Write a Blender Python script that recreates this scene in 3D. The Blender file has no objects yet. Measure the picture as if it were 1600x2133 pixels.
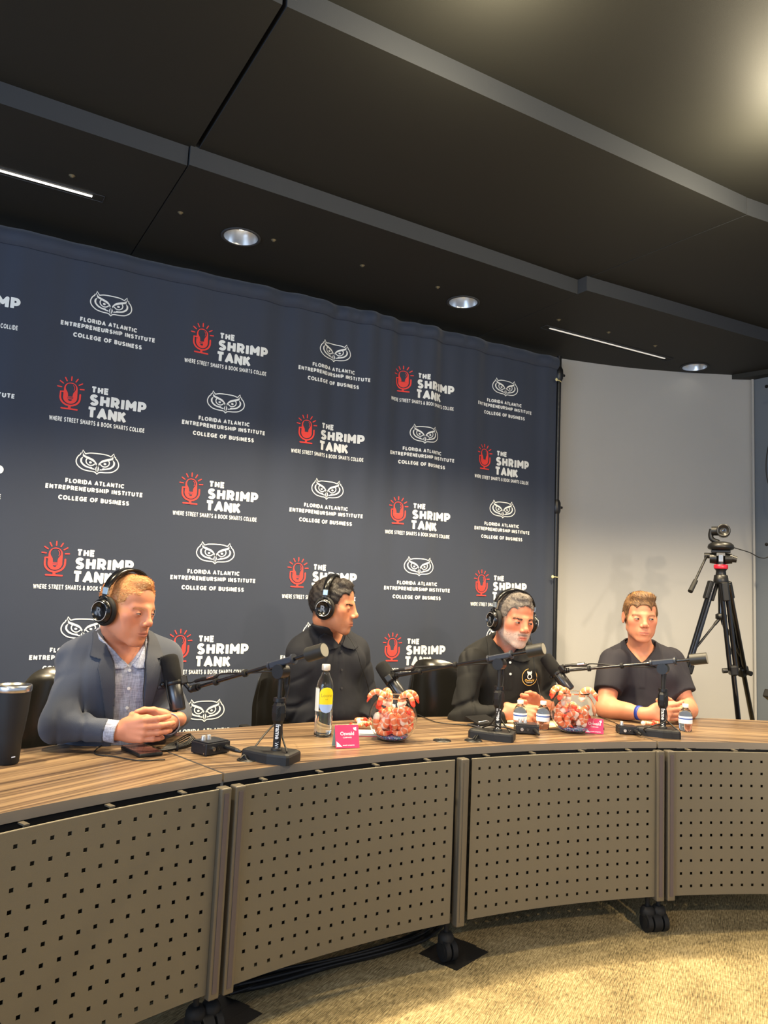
import bpy, bmesh, math, random
import numpy as np
from mathutils import Vector, Matrix, Euler
random.seed(7); RNG = np.random.default_rng(7)
C = bpy.context.scene.collection
PI = math.pi
# ------------------------------------------------------------------ camera
CF = 1559.33; CH = 1.287
CR = Vector((0.87985779, -0.47312803, 0.04472283)); CU = Vector((-0.09083359, -0.07505232, 0.99303394)); CW = Vector((0.46647564, 0.87779099, 0.10901129))
cam = bpy.data.cameras.new('camera'); cam_ob = bpy.data.objects.new('camera', cam); C.objects.link(cam_ob)
cam.sensor_fit = 'HORIZONTAL'; cam.sensor_width = 36.0; cam.lens = CF/1600*36.0
cam.clip_start = 0.05
M = Matrix(((CR.x, CU.x, -CW.x, 0), (CR.y, CU.y, -CW.y, 0), (CR.z, CU.z, -CW.z, CH), (0, 0, 0, 1)))
cam_ob.matrix_world = M
bpy.context.scene.camera = cam_ob
# ------------------------------------------------------------------ world: cool daylight from the windows behind the viewer
w = bpy.data.worlds.new('world'); bpy.context.scene.world = w; w.use_nodes = True
w.node_tree.nodes['Background'].inputs[0].default_value = (0.60, 0.74, 1.0, 1)
w.node_tree.nodes['Background'].inputs[1].default_value = 0.45
def lamp(kind, name, loc, energy, col, target=None, **k):
    l = bpy.data.lights.new(name, kind); l.energy = energy; l.color = col
    for a, v in k.items(): setattr(l, a, v)
    o = bpy.data.objects.new(name, l); C.objects.link(o); o.location = loc
    if target is not None:
        o.rotation_euler = (Vector(target)-Vector(loc)).to_track_quat('-Z', 'Y').to_euler()
    return o
WARM = (1.0, 0.79, 0.54)
# studio lamp on the viewer's side, downlights over the seats, daylight from a window on the left
lamp('SPOT', 'viewer_side_spot', (1.5, -0.7, 2.15), 150, WARM, (2.9, 3.5, 0.70), spot_size=1.05, spot_blend=1.0, shadow_soft_size=0.05)
lamp('SPOT', 'viewer_side_spot', (2.5, -0.6, 2.1), 150, (1.0, .86, .66), (4.35, 3.7, 0.30), spot_size=0.72, spot_blend=1.0, shadow_soft_size=0.05)  # added spot that only brightens the lower wall at right
lamp('SPOT', 'viewer_side_spot', (-0.3, -0.5, 2.6), 60, WARM, (0.8, 3.0, 0.95), spot_size=1.05, spot_blend=1.0, shadow_soft_size=0.12)
for (dx, dy, de) in ((-.35, 2.55, 130), (1.0, 2.75, 150), (1.75, 2.8, 120), (2.75, 2.65, 150), (3.9, 2.3, 130)):
    lamp('SPOT', 'downlight_beam', (dx, dy, 3.0), de, (1.0, 0.81, 0.52), (dx, dy-.5, 0), spot_size=2.3, spot_blend=0.5, shadow_soft_size=0.05)
lamp('AREA', 'window_daylight', (-3.2, 0.2, 1.9), 75, (0.55, 0.74, 1.0), (1.8, 3.4, 1.3), shape='RECTANGLE', size=3.0, size_y=1.8)
vs = bpy.context.scene.view_settings
vs.view_transform = 'Standard'; vs.look = 'None'; vs.gamma = 1; vs.use_curve_mapping = False; vs.exposure = 0.9

# ------------------------------------------------------------------ where a photo point lies in the room
def ray(px, py): return CW + CR*((px-800)/CF) - CU*((py-1066.5)/CF)
EYE = Vector((0, 0, CH))
def at_z(px, py, z): d = ray(px, py); return EYE + d*((z-CH)/d.z)
def at_y(px, py, y): d = ray(px, py); return EYE + d*(y/d.y)
def at_t(px, py, t): return EYE + ray(px, py)*t

# ------------------------------------------------------------------ materials
def setin(n, k, v):
    if k in n.inputs: n.inputs[k].default_value = v
def srgb(h):
    if isinstance(h, str):
        c = [int(h[i:i+2], 16)/255 for i in (0, 2, 4)]
    else: c = [v/255 for v in h]
    return tuple(((v/12.92) if v <= .04045 else ((v+.055)/1.055)**2.4) for v in c)+(1,)
def mat(name, col, rough=.5, metal=0, bump=0, scale=200, var=0, vscale=8, spec=.5, coat=0, sheen=0, trans=0, ior=1.45, emit=0, aniso=None, attr=None, sss=0):
    m = bpy.data.materials.new(name); m.use_nodes = True; nt = m.node_tree; b = nt.nodes['Principled BSDF']
    c = srgb(col); setin(b, 'Base Color', c); setin(b, 'Roughness', rough); setin(b, 'Metallic', metal); setin(b, 'Specular IOR Level', spec)
    setin(b, 'Coat Weight', coat); setin(b, 'Sheen Weight', sheen); setin(b, 'Transmission Weight', trans); setin(b, 'IOR', ior)
    if sss: setin(b, 'Subsurface Weight', sss); b.inputs['Subsurface Radius'].default_value = (.9, .35, .2); setin(b, 'Subsurface Scale', .008)
    if emit: setin(b, 'Emission Color', c); setin(b, 'Emission Strength', emit)
    tc = nt.nodes.new('ShaderNodeTexCoord'); src = tc.outputs['Object']
    if aniso:
        mp = nt.nodes.new('ShaderNodeMapping'); mp.inputs['Scale'].default_value = aniso; nt.links.new(src, mp.inputs[0]); src = mp.outputs[0]
    colout = None
    if attr:
        a = nt.nodes.new('ShaderNodeAttribute'); a.attribute_name = attr; colout = a.outputs['Color']; nt.links.new(colout, b.inputs['Base Color'])
    if var:
        n = nt.nodes.new('ShaderNodeTexNoise'); n.inputs['Scale'].default_value = vscale; n.inputs['Detail'].default_value = 5; nt.links.new(src, n.inputs['Vector'])
        r = nt.nodes.new('ShaderNodeMapRange'); r.inputs[1].default_value = .3; r.inputs[2].default_value = .7; r.inputs[3].default_value = 1-var; r.inputs[4].default_value = 1+var
        nt.links.new(n.outputs['Fac'], r.inputs[0])
        mx = nt.nodes.new('ShaderNodeVectorMath'); mx.operation = 'SCALE'
        if colout: nt.links.new(colout, mx.inputs[0])
        else: mx.inputs[0].default_value = c[:3]
        nt.links.new(r.outputs[0], mx.inputs['Scale']); nt.links.new(mx.outputs[0], b.inputs['Base Color'])
    if bump:
        n = nt.nodes.new('ShaderNodeTexNoise'); n.inputs['Scale'].default_value = scale; n.inputs['Detail'].default_value = 3; nt.links.new(src, n.inputs['Vector'])
        bp = nt.nodes.new('ShaderNodeBump'); bp.inputs['Strength'].default_value = bump; bp.inputs['Distance'].default_value = .002
        nt.links.new(n.outputs['Fac'], bp.inputs['Height']); nt.links.new(bp.outputs[0], b.inputs['Normal'])
    return m
def glass(name, col=(255, 255, 255), rough=0.0, ior=1.45):
    m = mat(name, col, rough, trans=1, ior=ior); return m

# ------------------------------------------------------------------ mesh building
class MB:
    def __init__(s): s.v = []; s.f = []; s.mi = []; s.sm = []; s.M = None; s.cur = 0
    def add(s, vs, fs, smooth=False, mi=None):
        o = len(s.v)
        if s.M is not None: vs = [s.M @ Vector(v) for v in vs]
        s.v += [tuple(v) for v in vs]; s.f += [tuple(i+o for i in f) for f in fs]
        s.mi += [s.cur if mi is None else mi]*len(fs); s.sm += [smooth]*len(fs); return s
    def box(s, c, d, bev=0, rot=None, mi=None):
        x, y, z = d[0]/2, d[1]/2, d[2]/2
        R = rot if rot is not None else Matrix.Identity(3)
        c = Vector(c)
        if bev <= 0:
            vs = [(a*x, b*y, e*z) for a in (-1, 1) for b in (-1, 1) for e in (-1, 1)]
            fs = [(0, 1, 3, 2), (4, 6, 7, 5), (0, 4, 5, 1), (2, 3, 7, 6), (0, 2, 6, 4), (1, 5, 7, 3)]
            return s.add([c+R@Vector(v) for v in vs], fs, mi=mi)
        b = min(bev, x*.99, y*.99, z*.99)
        bm = bmesh.new(); bmesh.ops.create_cube(bm, size=1)
        for v in bm.verts: v.co = Vector((v.co.x*2*x, v.co.y*2*y, v.co.z*2*z))
        bmesh.ops.bevel(bm, geom=list(bm.edges), offset=b, segments=2, affect='EDGES', profile=.5)
        bm.verts.index_update(); vs = [c+R@v.co for v in bm.verts]; fs = [[v.index for v in f.verts] for f in bm.faces]; bm.free()
        return s.add(vs, fs, smooth=False, mi=mi)
    def ring(s, c, ax, r, n, up=None):
        ax = Vector(ax).normalized(); u = ax.orthogonal().normalized() if up is None else (Vector(up)-ax*Vector(up).dot(ax)).normalized(); v = ax.cross(u)
        return [Vector(c)+(u*math.cos(2*PI*i/n)+v*math.sin(2*PI*i/n))*r for i in range(n)]
    def cyl(s, a, b, r, r2=None, n=16, cap=True, mi=None, smooth=True):
        a = Vector(a); b = Vector(b); r2 = r if r2 is None else r2; ax = b-a
        A = s.ring(a, ax, r, n); B = s.ring(b, ax, r2, n)
        s.add(A+B, [(i, (i+1) % n, n+(i+1) % n, n+i) for i in range(n)], smooth, mi)
        if cap: s.add(A, [tuple(range(n-1, -1, -1))], False, mi); s.add(B, [tuple(range(n))], False, mi)
        return s
    def tube(s, pts, r, n=8, cap=True, mi=None, close=False):
        pts = [Vector(p) for p in pts]; m = len(pts); rr = r if isinstance(r, (list, tuple)) else [r]*m
        rings = []; up = None
        for i, p in enumerate(pts):
            if close: t = pts[(i+1) % m]-pts[i-1]
            else: t = (pts[min(i+1, m-1)]-pts[max(i-1, 0)])
            t.normalize()
            if up is None: up = t.orthogonal().normalized()
            up = (up-t*up.dot(t)).normalized(); v = t.cross(up)
            rings.append([p+(up*math.cos(2*PI*k/n)+v*math.sin(2*PI*k/n))*rr[i] for k in range(n)])
        vs = [q for R in rings for q in R]; fs = []
        for i in range(m if close else m-1):
            j = (i+1) % m
            for k in range(n): fs.append((i*n+k, i*n+(k+1) % n, j*n+(k+1) % n, j*n+k))
        s.add(vs, fs, True, mi)
        if cap and not close:
            s.add(rings[0], [tuple(range(n-1, -1, -1))], False, mi); s.add(rings[-1], [tuple(range(n))], False, mi)
        return s
    def lathe(s, prof, c=(0, 0, 0), n=32, mi=None, smooth=True, ax=None, cap=True):
        c = Vector(c); R = Matrix.Identity(3) if ax is None else Vector((0, 0, 1)).rotation_difference(Vector(ax)).to_matrix()
        vs = []; fs = []; m = len(prof)
        for (r, z) in prof:
            for k in range(n): vs.append(c+R@Vector((r*math.cos(2*PI*k/n), r*math.sin(2*PI*k/n), z)))
        for i in range(m-1):
            for k in range(n): fs.append((i*n+k, i*n+(k+1) % n, (i+1)*n+(k+1) % n, (i+1)*n+k))
        s.add(vs, fs, smooth, mi)
        if cap and prof[0][0] > 1e-6: s.add(vs[:n], [tuple(range(n-1, -1, -1))], False, mi)
        if cap and prof[-1][0] > 1e-6: s.add(vs[-n:], [tuple(range(n))], False, mi)
        return s
    def prism(s, poly, z0, z1, mi=None, R=None, c=(0, 0, 0), smooth=False):
        n = len(poly); R = R or Matrix.Identity(3); c = Vector(c)
        vs = [c+R@Vector((p[0], p[1], z0)) for p in poly]+[c+R@Vector((p[0], p[1], z1)) for p in poly]
        s.add(vs, [tuple(range(n-1, -1, -1)), tuple(range(n, 2*n))], False, mi)
        return s.add(vs, [(i, (i+1) % n, n+(i+1) % n, n+i) for i in range(n)], smooth, mi)
    def sphere(s, c, r, n=16, m=10, mi=None, R=None, sc=(1, 1, 1)):
        c = Vector(c); R = R or Matrix.Identity(3); vs = [c+R@Vector((0, 0, r*sc[2]))]; fs = []
        for i in range(1, m):
            a = PI*i/m
            for k in range(n):
                b = 2*PI*k/n; vs.append(c+R@Vector((r*math.sin(a)*math.cos(b)*sc[0], r*math.sin(a)*math.sin(b)*sc[1], r*math.cos(a)*sc[2])))
        vs.append(c+R@Vector((0, 0, -r*sc[2]))); L = len(vs)-1
        for k in range(n): fs.append((0, 1+k, 1+(k+1) % n)); fs.append((L, L-n+(k+1) % n, L-n+k))
        for i in range(m-2):
            for k in range(n): fs.append((1+i*n+k, 1+(i+1)*n+k, 1+(i+1)*n+(k+1) % n, 1+i*n+(k+1) % n))
        return s.add(vs, fs, True, mi)
    def grid(s, fn, nu, nv, mi=None, smooth=True, closeu=False):
        vs = [fn(i/nu, j/nv) for j in range(nv+1) for i in range(nu+(0 if closeu else 1))]; W = nu+(0 if closeu else 1)
        fs = [(j*W+i, j*W+(i+1) % W if closeu else j*W+i+1, (j+1)*W+((i+1) % W if closeu else i+1), (j+1)*W+i) for j in range(nv) for i in range(nu)]
        return s.add(vs, fs, smooth, mi)
    def build(s, name, mats, parent=None, org=None):
        me = bpy.data.meshes.new(name)
        vs = s.v
        if org is not None: vs = [(v[0]-org[0], v[1]-org[1], v[2]-org[2]) for v in vs]
        me.from_pydata(vs, [], s.f); 
        for m in (mats if isinstance(mats, (list, tuple)) else [mats]): me.materials.append(m)
        me.polygons.foreach_set('material_index', s.mi); me.polygons.foreach_set('use_smooth', s.sm); me.update()
        o = bpy.data.objects.new(name, me); C.objects.link(o)
        if parent is not None: o.parent = parent
        elif org is not None: o.location = org
        return o
def fix_normals(o):
    bm = bmesh.new(); bm.from_mesh(o.data); bmesh.ops.recalc_face_normals(bm, faces=bm.faces); bm.to_mesh(o.data); bm.free(); return o
def tag(o, label, cat, group=None):
    o['label'] = label; o['category'] = cat
    if group: o['group'] = group
    return o
def thing(name, label, cat, loc=(0, 0, 0), rotz=0, group=None):
    o = bpy.data.objects.new(name, None); C.objects.link(o); o.location = loc; o.rotation_euler = (0, 0, rotz); o.empty_display_size = .05
    return tag(o, label, cat, group)
def struct(o): o['kind'] = 'structure'; return o
def copy_tree(o, parent=None):
    c = o.copy(); C.objects.link(c)
    if parent is not None: c.parent = parent
    for ch in o.children: copy_tree(ch, c)
    return c
def spline(pts, n=8):
    P = [Vector(p) for p in pts]; P = [P[0]*2-P[1]]+P+[P[-1]*2-P[-2]]; out = []
    for i in range(1, len(P)-2):
        for k in range(n):
            t = k/n; a, b, c, d = P[i-1], P[i], P[i+1], P[i+2]
            out.append(.5*((2*b)+(c-a)*t+(2*a-5*b+4*c-d)*t*t+(-a+3*b-3*c+d)*t**3))
    out.append(P[-2]); return out
_tcache = {}
def text_mesh(txt, size=1.0, bold=0.0, align='LEFT', space=1.0, res=3):
    """flat lettering as (verts2d, faces), from the built-in font"""
    key = (txt, size, bold, align, space)
    if key in _tcache: return _tcache[key]
    cu = bpy.data.curves.new('t', 'FONT'); cu.body = txt; cu.size = size; cu.offset = bold*size; cu.align_x = align; cu.space_character = space; cu.resolution_u = res; cu.fill_mode = 'FRONT'
    ob = bpy.data.objects.new('t', cu); me = ob.to_mesh()
    vs = [(v.co.x, v.co.y) for v in me.vertices]; fs = [tuple(p.vertices) for p in me.polygons]
    ob.to_mesh_clear(); bpy.data.objects.remove(ob); bpy.data.curves.remove(cu)
    _tcache[key] = (vs, fs); return _tcache[key]

# ------------------------------------------------------------------ rounded capital letters drawn with a pen, height 1
def _A(cx, cy, rx, ry, a0, a1, n=10): return [(cx+rx*math.cos(math.radians(a0+(a1-a0)*k/n)), cy+ry*math.sin(math.radians(a0+(a1-a0)*k/n))) for k in range(n+1)]
GL = {
 'A': (.74, [[(0, 0), (.37, 1), (.74, 0)], [(.15, .30), (.59, .30)]]), 'B': (.58, [[(0, 0), (0, 1), (.30, 1)]+_A(.30, .76, .24, .24, 90, -90)+[(0, .52)], [(.30, .52)]+_A(.32, .26, .26, .26, 90, -90)+[(0, 0)]]),
 'C': (.70, [_A(.42, .5, .42, .5, 48, 312, 18)]), 'D': (.68, [[(0, 0), (0, 1), (.22, 1)]+_A(.22, .5, .46, .5, 90, -90, 14)+[(0, 0)]]),
 'E': (.50, [[(.50, 0), (0, 0), (0, 1), (.50, 1)], [(0, .51), (.44, .51)]]), 'F': (.48, [[(0, 0), (0, 1), (.48, 1)], [(0, .48), (.42, .48)]]),
 'G': (.78, [_A(.44, .5, .44, .5, 46, 342, 20), [(.50, .45), (.84, .45), (.84, .30)]]), 'H': (.62, [[(0, 0), (0, 1)], [(.62, 0), (.62, 1)], [(0, .5), (.62, .5)]]),
 'I': (0, [[(0, 0), (0, 1)]]), 'K': (.58, [[(0, 0), (0, 1)], [(.54, 1), (.05, .45)], [(.20, .60), (.60, 0)]]), 'L': (.46, [[(0, 1), (0, 0), (.46, 0)]]),
 'M': (.80, [[(0, 0), (0, 1), (.40, .38), (.80, 1), (.80, 0)]]), 'N': (.64, [[(0, 0), (0, 1), (.64, 0), (.64, 1)]]), 'O': (.88, [_A(.44, .5, .44, .5, 0, 360, 26)]),
 'P': (.56, [[(0, 0), (0, 1), (.28, 1)]+_A(.28, .70, .28, .30, 90, -90)+[(0, .40)]]), 'R': (.58, [[(0, 0), (0, 1), (.28, 1)]+_A(.28, .71, .28, .29, 90, -90)+[(0, .42)], [(.30, .42), (.58, 0)]]),
 'S': (.58, [_A(.29, .755, .25, .245, 38, 195, 9)+[(.10, .60), (.20, .545), (.36, .48), (.50, .40)]+_A(.29, .255, .27, .255, 15, -145, 9)]),
 'T': (.62, [[(0, 1), (.62, 1)], [(.31, 1), (.31, 0)]]), 'U': (.64, [[(0, 1), (0, .34)]+_A(.32, .34, .32, .34, 180, 360, 12)+[(.64, 1)]]),
 'W': (1.0, [[(0, 1), (.25, 0), (.50, .9), (.75, 0), (1.0, 1)]]), '&': (.72, [[(.70, 0), (.16, .70)]+_A(.30, .80, .17, .20, 200, -20, 8)+[(.12, .42)]+_A(.27, .24, .25, .24, 130, 330, 8)+[(.66, .48)]]),
}
def pen_text(txt, w=.2, gap=.17, sp=.42):
    vs = []; fs = []; x = w/2
    def st(P):
        b = len(vs); P = [Vector(p) for p in P]; n = len(P)
        cl = (P[0]-P[-1]).length < 1e-6
        def off(i):
            if i == 0 and not cl: t = P[1]-P[0]; t.normalize(); return Vector((-t.y, t.x)), 1
            if i == n-1 and not cl: t = P[-1]-P[-2]; t.normalize(); return Vector((-t.y, t.x)), 1
            a = (P[i]-P[i-1 if i > 0 else n-2]).normalized(); c = (P[(i+1) if i < n-1 else 1]-P[i]).normalized()
            t = (a+c); 
            if t.length < 1e-4: t = a
            t.normalize(); nn = Vector((-t.y, t.x)); k = 1/max(.45, nn.dot(Vector((-a.y, a.x)))); return nn, k
        for i in range(n):
            nn, k = off(i); vs.append(tuple(P[i]+nn*w/2*k)); vs.append(tuple(P[i]-nn*w/2*k))
        for i in range(n-1): fs.append((b+2*i, b+2*i+1, b+2*i+3, b+2*i+2))
        if not cl:
            for i in (0, n-1):
                c0 = len(vs); e = w*.5
                t = (P[0]-P[1] if i == 0 else P[-1]-P[-2]).normalized(); nn = Vector((-t.y, t.x)); q = P[i]
                vs.extend([tuple(q+nn*e), tuple(q+nn*e*.8+t*e*.35), tuple(q-nn*e*.8+t*e*.35), tuple(q-nn*e)]); fs.append((c0, c0+1, c0+2, c0+3))
    for ch in txt:
        if ch == ' ': x += sp; continue
        wd, S = GL[ch]
        for P in S:
            P = [(x+p[0]*(1-w), w/2+p[1]*(1-w)) for p in P]; P = [p for i, p in enumerate(P) if i == 0 or math.hypot(p[0]-P[i-1][0], p[1]-P[i-1][1]) > 1e-4]; cur = [P[0]]
            for i in range(1, len(P)):
                cur.append(P[i])
                if i < len(P)-1:
                    a = Vector(P[i])-Vector(P[i-1]); c = Vector(P[i+1])-Vector(P[i])
                    if a.length > 1e-6 and c.length > 1e-6 and a.angle(c) > 1.75:
                        st(cur); cur = [P[i]]; b = len(vs); vs.extend([(P[i][0]+w*.5*math.cos(k*PI/6), P[i][1]+w*.5*math.sin(k*PI/6)) for k in range(12)]); fs.append(tuple(range(b, b+12)))
            st(cur)
        x += wd*(1-w)+w+gap
    return vs, fs
# ================================================================== room
CEIL = 3.03
def carpet_mat():
    m = mat('carpet', (150, 132, 98), .95, spec=.1); nt = m.node_tree; b = nt.nodes['Principled BSDF']; N = nt.nodes.new; L = nt.links.new
    tc = N('ShaderNodeTexCoord'); rt = N('ShaderNodeMapping'); rt.inputs['Rotation'].default_value = (0, 0, -.62); L(tc.outputs['Object'], rt.inputs[0])
    def noise(sx, sy, det=3):
        mp = N('ShaderNodeMapping'); mp.inputs['Scale'].default_value = (sx, sy, 1); L(rt.outputs[0], mp.inputs[0])
        n = N('ShaderNodeTexNoise'); n.inputs['Scale'].default_value = 1; n.inputs['Detail'].default_value = det; L(mp.outputs[0], n.inputs['Vector']); return n.outputs['Fac']
    a = noise(30, 210, 4); c2 = noise(120, 14, 4); big = noise(4, 6, 3)
    wv = N('ShaderNodeTexWave'); wv.inputs['Scale'].default_value = 60; wv.inputs['Distortion'].default_value = 1.2; wv.inputs['Detail'].default_value = 2; wv.inputs['Detail Scale'].default_value = 6; wv.bands_direction = 'Y'; L(rt.outputs[0], wv.inputs['Vector'])
    def math_(op, x, y):
        n = N('ShaderNodeMath'); n.operation = op
        for i, v in enumerate((x, y)):
            if isinstance(v, (int, float)): n.inputs[i].default_value = v
            else: L(v, n.inputs[i])
        return n.outputs[0]
    s = math_('ADD', math_('ADD', math_('MULTIPLY', a, 1.05), math_('MULTIPLY', c2, .32)), math_('MULTIPLY', wv.outputs['Fac'], .14))
    s = math_('ADD', s, math_('MULTIPLY', big, .45))
    cr = N('ShaderNodeValToRGB'); L(s, cr.inputs[0]); e = cr.color_ramp.elements
    cr.color_ramp.elements[0].position = .78; e[0].color = srgb((84, 75, 56)); e[1].position = 1.2; e[1].color = srgb((200, 182, 140))
    mid = e.new(.96); mid.color = srgb((150, 133, 96)); e[-1].position = 1.0
    # rescale sum into 0..1
    mr = N('ShaderNodeMapRange'); mr.inputs[1].default_value = .62; mr.inputs[2].default_value = 1.32; L(s, mr.inputs[0]); L(mr.outputs[0], cr.inputs[0])
    e[0].position = .1; e[1].position = .5; e[2].position = .95
    L(cr.outputs[0], b.inputs['Base Color'])
    bp = N('ShaderNodeBump'); bp.inputs['Strength'].default_value = .8; bp.inputs['Distance'].default_value = .003; L(s, bp.inputs['Height']); L(bp.outputs[0], b.inputs['Normal'])
    return m
M_carpet = carpet_mat()
M_wall = mat('wall_paint', (166, 165, 163), .75, bump=.25, scale=350, var=.02, vscale=2)
M_wall2 = mat('wall_grey_blue_cool_light', (98, 106, 116), .8, bump=.25, scale=350, var=.03, vscale=2)  # right wall: the window's cool light is put into its colour
M_ceil = mat('ceiling_black_panel', (36, 36, 33), .6, bump=.15, scale=500, spec=.35)
M_fascia = mat('ceiling_fascia_grey', (54, 56, 60), .7, bump=.1, scale=500, spec=.3)
M_dark = mat('recess_black', (8, 8, 8), .9)
M_black = mat('black_plastic', (22, 22, 23), .38, bump=.08, scale=900)
M_blackmatte = mat('black_powder_coat', (24, 24, 25), .55, bump=.2, scale=1200)
M_rubber = mat('black_rubber', (18, 18, 18), .7)
M_steel = mat('steel', (200, 200, 198), .25, metal=1)
M_chrome = mat('chrome', (225, 225, 225), .08, metal=1)

mb = MB(); mb.box((1.6, 1.5, -.02), (9, 8, .04)); struct(mb.build('floor', M_carpet))
# back wall: curves in towards the right-hand corner
curve = spline([(-2.6, 4.14, 0), (0, 4.12, 0), (2.4, 4.10, 0), (3.36, 4.06, 0), (3.62, 4.03, 0), (4.04, 3.93, 0), (4.39, 3.80, 0), (4.72, 3.645, 0), (4.93, 3.53, 0)], 5)
mb = MB(); inner = [(p.x, p.y) for p in curve]; outer = [(p.x+.03, p.y+.12) for p in curve]
mb.prism(inner+outer[::-1], 0, CEIL+.01); struct(mb.build('wall_back', M_wall))
mb = MB(); mb.prism([(4.93, 3.53), (4.97, 3.28), (5.3, 1.4), (5.42, 1.4), (5.10, 3.70), (4.96, 3.70)], 0, CEIL+.01); struct(mb.build('wall_right', M_wall2))
# thin corner bead
mb = MB(); mb.box((4.915, 3.515, CEIL/2), (.014, .014, CEIL), rot=Matrix.Rotation(-.5, 3, 'Z')); struct(mb.build('trim_1', M_wall))
# dark reveal over the right wall
mb = MB(); mb.prism([(4.80, 3.60), (4.955, 3.50), (5.31, 1.4), (5.05, 1.4), (4.90, 3.30)], CEIL-.035, CEIL); struct(mb.build('trim_2', M_ceil))

# stepped ceiling. soffit A (over the backdrop, lowest), B, C (over the viewer, highest)
def sc(p, z): return at_z(p[0], p[1], z)
ZA = CEIL; ZB = CEIL+.085; ZC = ZB+.085
A1 = [(-2.2, 2.985), (.61, 3.015)]; 
a_l = [sc((0, 215), ZA), sc((390, 345), ZA)]; a_m = [sc((394, 343), ZA), sc((1205, 613), ZA)]; a_r = [sc((1209, 601), ZA), sc((1600, 712), ZA)]
def extend(p, q, x): t = (x-p.x)/(q.x-p.x); return (x, p.y+(q.y-p.y)*t)
b_l = [sc((300, -130), ZB), sc((588, 10), ZB)]; b_m = [sc((594, 12), ZB), sc((1556, 447), ZB)]; b_r = [sc((1560, 449), ZB), sc((1600, 463), ZB)]
ceiling = bpy.data.objects.new('ceiling', None); C.objects.link(ceiling); struct(ceiling)
def panel(name, poly, z, th, parent=ceiling, holes=()):
    mb = MB(); n = len(poly)
    from mathutils.geometry import tessellate_polygon
    vs = [(p[0], p[1], z) for p in poly]+[(p[0], p[1], z+th) for p in poly]
    loops = [[(p[0], p[1], 0) for p in poly]]+[[(h[0]+.084*math.cos(2*PI*k/28), h[1]+.084*math.sin(2*PI*k/28), 0) for k in range(28)] for h in holes]
    tess = tessellate_polygon([[Vector(p) for p in l] for l in loops]); flat = [p for l in loops for p in l]
    for zz in (z, z+th): mb.add([(p[0], p[1], zz) for p in flat], [tuple(t) for t in tess], mi=0)
    mb.add(vs, [(i, n+i, n+(i+1) % n, (i+1) % n) for i in range(n)], mi=1)
    return mb.build(name, [M_ceil, M_fascia], parent)
GAP = .006
seamA1 = [sc((394, 345), ZA), sc((308, 476), ZA)]; seamA2 = [sc((1207, 610), ZA), sc((1000, 700), ZA)]
def ext_y(p, q, y): t = (y-p.y)/(q.y-p.y); return (p.x+(q.x-p.x)*t, y)
yb = 4.3
s1n = (a_l[1].x, a_l[1].y); s1f = ext_y(seamA1[0], seamA1[1], yb); s2n = (a_m[1].x, a_m[1].y); s2f = ext_y(seamA2[0], seamA2[1], yb)
HL = [sc(q, ZA) for q in ((502, 493), (965, 629), (1447, 764))]
panel('panel', [extend(a_l[0], a_l[1], -3.0), s1n, s1f, (-3.0, yb)], ZA, .12)
panel('panel', [(s1n[0]+GAP, a_m[0].y), (s2n[0]-GAP, s2n[1]), (s2f[0]-GAP, yb), (s1f[0]+GAP, yb)], ZA, .12, holes=HL[:2])
panel('panel', [(s2n[0], a_r[0].y), extend(a_r[0], a_r[1], 5.6), (5.6, yb), (s2f[0], yb)], ZA, .12, holes=HL[2:])
sb1 = [sc((396, 322), ZB), sc((588, 10), ZB)]; sb2 = [sc((1200, 588), ZB), sc((1558, 446), ZB)]
f1 = ext_y(sb1[0], sb1[1], 3.3); f2 = ext_y(sb2[0], sb2[1], 3.4)
n1 = (b_l[1].x, b_l[1].y); n2 = (b_m[1].x, b_m[1].y)
panel('panel', [extend(b_l[0], b_l[1], -3.0), n1, f1, (-3.0, 3.3)], ZB, .12)
panel('panel', [(n1[0]+.016, b_m[0].y), (n2[0]-.003, n2[1]), (f2[0]-.003, 3.4), (f1[0]+.016, 3.4)], ZB, .12)
panel('panel', [(n2[0]+.003, b_r[0].y), extend(b_r[0], b_r[1], 5.6), (5.6, 3.4), (f2[0]+.003, 3.4)], ZB, .12)
panel('panel', [(-3, -2.6), (5.6, -2.6), (5.6, 2.5), (-3, 2.5)], ZC, .1)
mb = MB(); mb.box((1.3, 1.0, CEIL+.45), (9, 7.4, .05)); mb.build('backing', M_dark, ceiling)

# recessed downlights
def can_refl():
    m = mat('downlight_reflector', (215, 215, 215), .28, metal=1); return m
M_can = can_refl(); M_bulb = mat('lamp_glass', (255, 250, 235), .4, emit=2.5)
def downlight(px, py, label):
    p = sc((px, py), ZA); t = thing('downlight', label, 'light', (p.x, p.y, ZA-.001), 0, 'downlights in the black ceiling')
    mb = MB(); mb.lathe([(.098, 0), (.098, -.005), (.088, -.006), (.084, -.001), (.084, .0)], n=40, cap=False); mb.build('trim_ring', M_fascia, t)
    mb = MB(); mb.lathe([(.084, -.003), (.078, .03), (.062, .07), (.045, .09), (.001, .095)], n=40, cap=False); mb.build('reflector', M_can, t)
    mb = MB(); mb.sphere((0, 0, .06), .028, 16, 10, sc=(1, 1, .8)); mb.build('bulb', M_bulb, t)
    return p
downlight(502, 493, 'leftmost round silver downlight in the black ceiling')
downlight(965, 629, 'middle round silver downlight, above the striped folds of the backdrop')
downlight(1447, 764, 'rightmost round silver downlight, just above the grey wall')
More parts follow.
